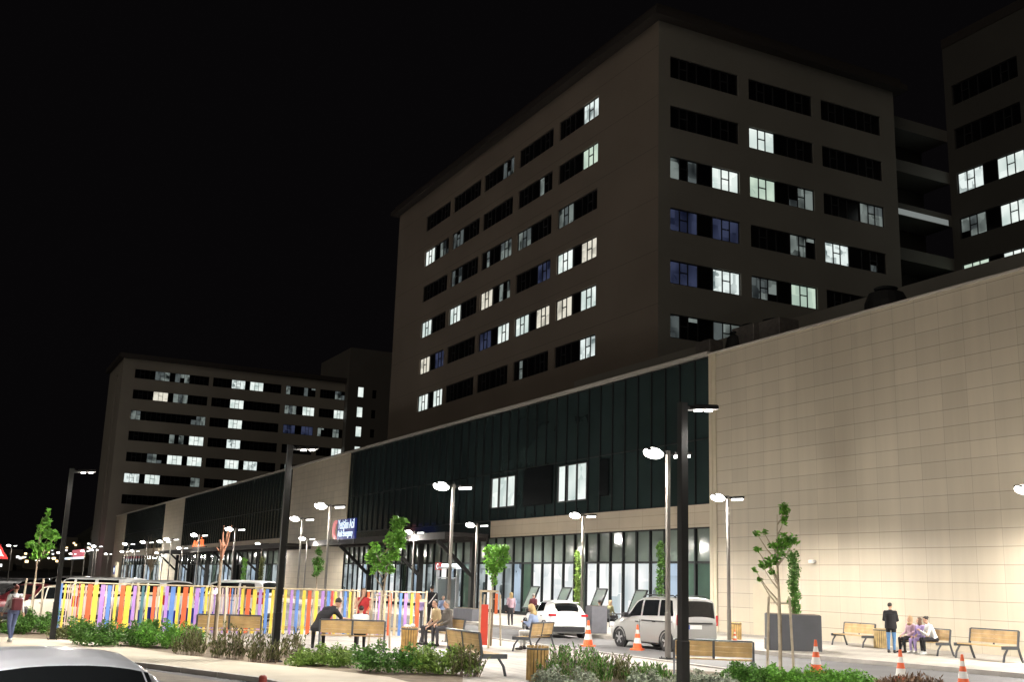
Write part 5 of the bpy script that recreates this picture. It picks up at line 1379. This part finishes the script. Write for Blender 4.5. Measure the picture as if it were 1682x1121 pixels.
def skirt_rings(J, sk):
    """sk = list of (fraction hip->knee->ankle 0..2, half width, half depth)"""
    out = []
    for fr, wy, dx in sk:
        h_ = (J['Lh']+J['Rh'])/2; k_ = (J['Lk']+J['Rk'])/2; a_ = (J['La']+J['Ra'])/2
        p_ = h_.lerp(k_, fr) if fr <= 1 else k_.lerp(a_, fr-1)
        out.append((p_+V(0, 0, .0), wy, dx))
    return out
def toward(p): return math.atan2(-p[1], -p[0])           # facing the viewer
def away(p): return math.atan2(p[1], p[0])
def hscale(p, x, y, nominal): return (ztop((p[0], p[1]), x, y)-p[2])/nominal
bk, wt = cloth('black', (.014, .013, .016)), cloth('white', (.74, .73, .72))
jean = cloth('denim', (.10, .22, .42)); jean2 = cloth('denim_faded', (.13, .16, .30)); dk = cloth('dark_grey', (.05, .048, .055)); beige = cloth('beige', (.48, .36, .20)); red = cloth('red', (.45, .03, .035))
pink = cloth('pink', (.62, .42, .50)); lilac = cloth('lilac', (.36, .27, .52)); blue = cloth('pale_blue', (.30, .38, .58)); grey = cloth('grey_jacket', (.13, .115, .105))

def MB_bag(t):
    q = MB(); q.bbox(-.10, .12, .22, .34, .80, 1.12, .03); q.build('shoulder_bag', bk, t)
    q = MB(); q.tube([(0, .29, 1.12), (0, .2, 1.44), (0, .12, 1.47)], .012, 5); q.build('strap', bk, t)
def strap(t):
    q = MB(); q.tube([(-.13, -.14, 1.42), (-.145, 0, 1.22), (-.14, .15, 1.02)], .02, 5); q.build('strap', CONE_W, t)
# standing man by the wall, seen from behind
p = gp(1465, 1074, SWZ)
person('man in black jacket and blue jeans standing with his back to us by the wall', p, away(p)-.25, pose_stand(Le=V(.02, .25, 1.14), Lw=V(.17, .14, 1.08), Re=V(.02, -.25, 1.14), Rw=V(.17, -.12, 1.08), yaw=-.2), dict(top=bk, bottom=jean, shoe=SHOE_D), s=hscale(p, 1465, 991, 1.74), jacket=.10, fat=1.12)
# three women on the wall bench (bench faces -y, slightly turned)
hb = Vector((pH[0], pH[1], SWZ)); br = facing(0, -1)-.12
bx = Vector((math.cos(br), math.sin(br), 0)); by = Vector((-math.sin(br), math.cos(br), 0))
def on_bench(b, rz, u, fwd=-.02, z=0.0):
    X = Vector((math.cos(rz), math.sin(rz), 0)); Y = Vector((-math.sin(rz), math.cos(rz), 0)); r = Vector(b)+X*u+Y*fwd; return (r.x, r.y, b[2]+z)
q_ = on_bench(pH, br, .78)
person('woman in pink top and blond headscarf seated left on the wall bench', q_, br+PI/2, pose_sit(.02, yaw=-.2), dict(top=pink, bottom=bk, shoe=SHOE_D), s=.97, scarf=cloth('scarf_tan', (.45, .30, .17)))
q_ = on_bench(pH, br, .22)
person('woman in lilac with long fair hair, middle of the wall bench', q_, br+PI/2, pose_sit(.12, yaw=-.5), dict(top=lilac, bottom=lilac, shoe=SHOE_W), hair=HAIR_B, style='long', s=.95)
q_ = on_bench(pH, br, -.45)
person('dark haired person in white shirt and black trousers leaning forward on the wall bench', q_, br+PI/2-.35, pose_sit(.42, yaw=.1, nod=.35, Lw=V(.50, .06, .78), Rw=V(.48, -.06, .80), Le=V(.32, .2, .66), Re=V(.32, -.2, .66)), dict(top=wt, bottom=bk, shoe=SHOE_W), s=1.03, style='bun')
# pair on the bench in the middle, seen from behind
brB = vdir(pB)-PI/2-.03
q_ = on_bench(pB, brB, .98, -.05)
person('man in black shirt slumped sideways at the left end of the bench', on_bench(pB, brB, -1.02, .0), brB+PI/2, pose_sit(.12, che=V(.06, -.16, .86), neck=V(.10, -.34, 1.03), head=V(.12, -.46, 1.13), Ls=V(.08, -.14, .97), Rs=V(.08, -.42, .93), Le=V(.22, -.06, .78), Lw=V(.36, -.14, .70), Re=V(.10, -.56, .76), Rw=V(.12, -.80, .74), yaw=-.3, nod=.3), dict(top=bk, bottom=bk, shoe=SHOE_D), s=1.2, sleeves='short', fat=1.15)
person('person in white shirt on the bench, back of the head towards us', on_bench(pB, brB, .22, .02), brB+PI/2, pose_sit(.10), dict(top=wt, bottom=bk, shoe=SHOE_D), s=.98, fat=1.25)
# woman in red before the fence
p = gp(592, 1064); 
person('woman in red top with long brown hair standing by the fence, hand at her mouth', p, toward(p)+.1, pose_stand(Re=V(.14, -.24, 1.16), Rw=V(.15, -.05, 1.47), Rhd=V(0, .3, .9), Lw=V(.16, .16, 1.08), Le=V(0, .25, 1.12), nod=.05), dict(top=red, bottom=dk, shoe=SHOE_D), hair=HAIR_B, style='long', s=hscale(p, 592, 967, 1.74), sleeves='none')
# two men on the side bench
brC = facing(.1, -.99)
person('man in beige shirt seated on the bench, left of the man in grey', on_bench(pC, brC, .42), brC+PI/2-.1, pose_sit(.15, yaw=.3, Lw=V(.38, .22, .56), Rw=V(.34, -.02, .58)), dict(top=beige, bottom=dk, shoe=SHOE_D), s=1.12, sleeves='short', fat=1.1)
person('grey haired man in dark grey jacket seated on the bench', on_bench(pC, brC, -.28), brC+PI/2, pose_sit(.10, yaw=-.2), dict(top=grey, bottom=dk, shoe=SHOE_D), hair=HAIR_G, s=1.12, jacket=.06)
# woman with phone
brE = facing(-.75, -.62)
def phone(t, J, H):
    q = MB(); q.bbox(.36, .44, -.04, .04, .80, .815, .003); q.build('phone', PLASTIC, t)
    q = MB(); q.ell((.16, -.26, .58), (.14, .08, .14), 12, 8); q.build('handbag', bk, t, smooth=True)
person('woman in pale blue shirt and white skirt seated looking at her phone', on_bench(pE, brE, .05), brE+PI/2, pose_sit(.22, yaw=0, nod=.5, Lw=V(.36, .05, .80), Rw=V(.36, -.06, .80), Le=V(.15, .24, .72), Re=V(.15, -.24, .72)), dict(top=blue, bottom=wt, shoe=SHOE_D), s=1.1, scarf=cloth('scarf_sand', (.50, .36, .17)), skirt=[(.0, .19, .14), (.5, .17, .13), (.9, .15, .11)])
# woman with backpack walking at left
def backpack(t, J, H):
    q = MB(); q.bbox(-.30, -.13, -.15, .15, .98, 1.36, .04); q.build('backpack', cloth('maroon', (.15, .035, .045)), t)
    q = MB()
    for e in (-1, 1): q.tube([(-.12, e*.1, 1.36), (0, e*.12, 1.475), (.135, e*.11, 1.3), (.1, e*.14, 1.05), (-.12, e*.13, 1.0)], .018, 6)
    q.build('strap', bk, t)
    q = MB(); q.ell((-.02, -.33, .95), (.12, .07, .14), 12, 8); q.build('handbag', dk, t, smooth=True)
p = gp(16, 1056, .06)
person('woman with maroon backpack and blue jeans walking away on the path at left', p, away(p)+.35, pose_stand(La=V(-.20, .08, .10), Lk=V(-.02, .09, .5), Ra=V(.18, -.08, .085), Rk=V(.14, -.09, .5), Lw=V(.16, .26, .92), Rw=V(-.12, -.26, .92)), dict(top=wt, bottom=jean2, shoe=SHOE_W), hair=mat('hair_red', (.13, .03, .025), .6), style='bun', s=hscale(p, 16, 962, 1.74), extras=backpack)
# people near the entrance
def crowd(px, py, ytop, label, rz, cl, **k):
    p = gp(px, py, .01 if py > 1024 else SWZ); person(label, p, rz(p), k.pop('pose', pose_stand()), cl, s=max(.85, min(1.12, hscale(p, px, ytop, 1.74))), **k)
crowd(838, 1032, 974, 'woman in pink jacket with black shoulder bag walking before the entrance', lambda p: away(p)+.6, dict(top=pink, bottom=dk, shoe=SHOE_D), scarf=cloth('scarf_sand', (0, 0, 0)), extras=lambda t, J, H: MB_bag(t))
crowd(875, 1030, 976, 'person in dark red coat behind the white hatchback', lambda p: away(p)-.6, dict(top=cloth('wine', (.10, .02, .03)), bottom=dk, shoe=SHOE_D), hair=HAIR_G)
crowd(707, 1034, 963, 'person in black with a pale diagonal strap walking behind the seated men', lambda p: away(p)+.2, dict(top=bk, bottom=bk, shoe=SHOE_D), extras=lambda t, J, H: strap(t))
crowd(726, 1034, 980, 'person in pale blue partly hidden behind the seated men', lambda p: toward(p), dict(top=blue, bottom=dk, shoe=SHOE_D), hair=HAIR_G)
crowd(688, 1036, 985, 'person in lilac top behind the end of the slat fence', lambda p: away(p), dict(top=lilac, bottom=dk, shoe=SHOE_D), scarf=cloth('scarf_tan', (0, 0, 0)))
def seated(px, py, label, rz, cl, **k):
    p = gp(px, py, SWZ); t = thing('chair', 'dark chair under the '+label.split(' seated')[0], 'chair', p, rz, 'dark chairs outside the lit windows')
    q = MB(); q.bbox(-.22, .22, -.22, .22, .42, .46, .01); q.build('seat', IRON, t)
    q = MB(); q.bbox(-.23, -.19, -.22, .22, .461, .88, .01); q.build('backrest', IRON, t)
    for sx in (-.2, .2):
        for sy in (-.2, .2): q = MB(); q.tube([(sx, sy, 0), (sx, sy, .419)], .018, 6); q.build('leg', IRON, t)
    c, s_ = math.cos(rz), math.sin(rz)
    person(label, (p[0]-.02*c, p[1]-.02*s_, SWZ), rz, pose_sit(.08), cl, **k)
seated(984, 1032, 'person in white top seated at the cafe table by the windows', 2.6, dict(top=wt, bottom=dk, shoe=SHOE_D))
seated(1001, 1031, 'person in olive top seated at the cafe table by the windows', 1.8, dict(top=cloth('olive', (.16, .15, .07)), bottom=dk, shoe=SHOE_D), scarf=cloth('scarf_tan', (0, 0, 0)))
p = gp(1013, 1036, SWZ); t = thing('cafe_table', 'dark round cafe table before the lit windows', 'table', p)
q = MB(); q.lathe([(.40, .72), (.42, .73), (.42, .75), (.4, .76)], 20); q.build('tabletop', PLASTIC, t); q = MB(); q.lathe([(.24, 0), (.22, .03), (.03, .05), (.03, .719)], 14); q.build('pedestal', IRON, t)

# warning sign at the left edge
p = gp(-25, 1040, .03); t = thing('warning_sign', 'red bordered triangular warning sign cut off by the left edge', 'sign', p, vdir(p)-PI/2)
k_ = pxm(p); zc = ztop(p, -6, 920); hw_ = 21/k_; hh = 34/k_
q = MB(); q.tube([(0, .04, 0), (0, .04, zc+hh)], .035, 8); q.build('post', POLE_G, t)
def tri(mb, s_, y0, y1, mi):
    c_ = zc+hh*.36
    P = [(-hw_*s_, c_-hh*.36*s_), (hw_*s_, c_-hh*.36*s_), (0, c_+hh*.64*s_)]
    mb.loft([[(x, y0, z) for x, z in P], [(x, y1, z) for x, z in P]], mi)
q = MB(); tri(q, 1, -.03, 0, 0); q.build('border', mat('sign_border', (.55, .03, .03), .4), t)
q = MB(); tri(q, .66, -.036, -.0302, 0); q.build('panel', CONE_W, t)
q = MB(); q.box(-.03, .03, -.042, -.0365, zc+hh*.25, zc+hh*.52); q.box(-.03, .03, -.042, -.0365, zc+hh*.14, zc+hh*.2); q.build('mark', PLASTIC, t)
# small red bollard top on the gutter
p = gp(430, 1140, .004); t = thing('bollard', 'short red bollard at the bottom edge on the path kerb', 'bollard', p)
h_ = ztop(p, 430, 1110); q = MB(); q.lathe([(.075, 0), (.075, h_*.86), (.06, h_*.95), (.03, h_)], 14); q.build('post', mat('bollard_red', (.28, .04, .03), .5), t); q = MB(); q.lathe([(.12, 0), (.12, .02), (.078, .03)], 14); q.build('foot', IRON, t)
# security camera on the wall
w_ = at(1339, 923, 1, FY); t = thing('wall_camera', 'small white camera on the stone wall above the planter', 'camera', (w_[0], FY, w_[2]))
q = MB(); q.box(-.05, .05, -.12, -.002, -.05, .05); q.build('bracket', CONE_W, t); q = MB(); q.bbox(-.18, .14, -.26, -.121, -.08, .06, .02); q.build('housing', CONE_W, t)

# ------------------------------------------------------------------ sky, night glow, camera
w = bpy.data.worlds.new('World'); S.world = w; w.use_nodes = True
bg = w.node_tree.nodes['Background']; bg.inputs['Color'].default_value = (.0022, .0019, .0022, 1); bg.inputs['Strength'].default_value = 1.0
L = bpy.data.lights.new('city_glow', 'SUN'); L.energy = .2; L.angle = math.radians(40); L.color = (1, .89, .75)
o = bpy.data.objects.new('city_glow', L); COL.objects.link(o); o.rotation_euler = Vector((-.52, .72, -.28)).to_track_quat('-Z', 'Y').to_euler(); o.location = (0, -30, 40)
cam = bpy.data.cameras.new('camera'); co = bpy.data.objects.new('camera', cam); COL.objects.link(co); S.camera = co
cam.sensor_width = 36; cam.lens = FPX/1682*36; cam.clip_end = 4000; cam.clip_start = .1
M = Matrix(((CR[0], CU[0], -CF[0], 0), (CR[1], CU[1], -CF[1], 0), (CR[2], CU[2], -CF[2], 2.1), (0, 0, 0, 1)))
co.matrix_world = M
S.view_settings.view_transform = 'Standard'; S.view_settings.look = 'None'; S.view_settings.gamma = 1; S.view_settings.exposure = 0
S.cycles.max_bounces = 5; S.cycles.diffuse_bounces = 2; S.cycles.glossy_bounces = 3; S.cycles.transmission_bounces = 2
S.cycles.sample_clamp_indirect = 4
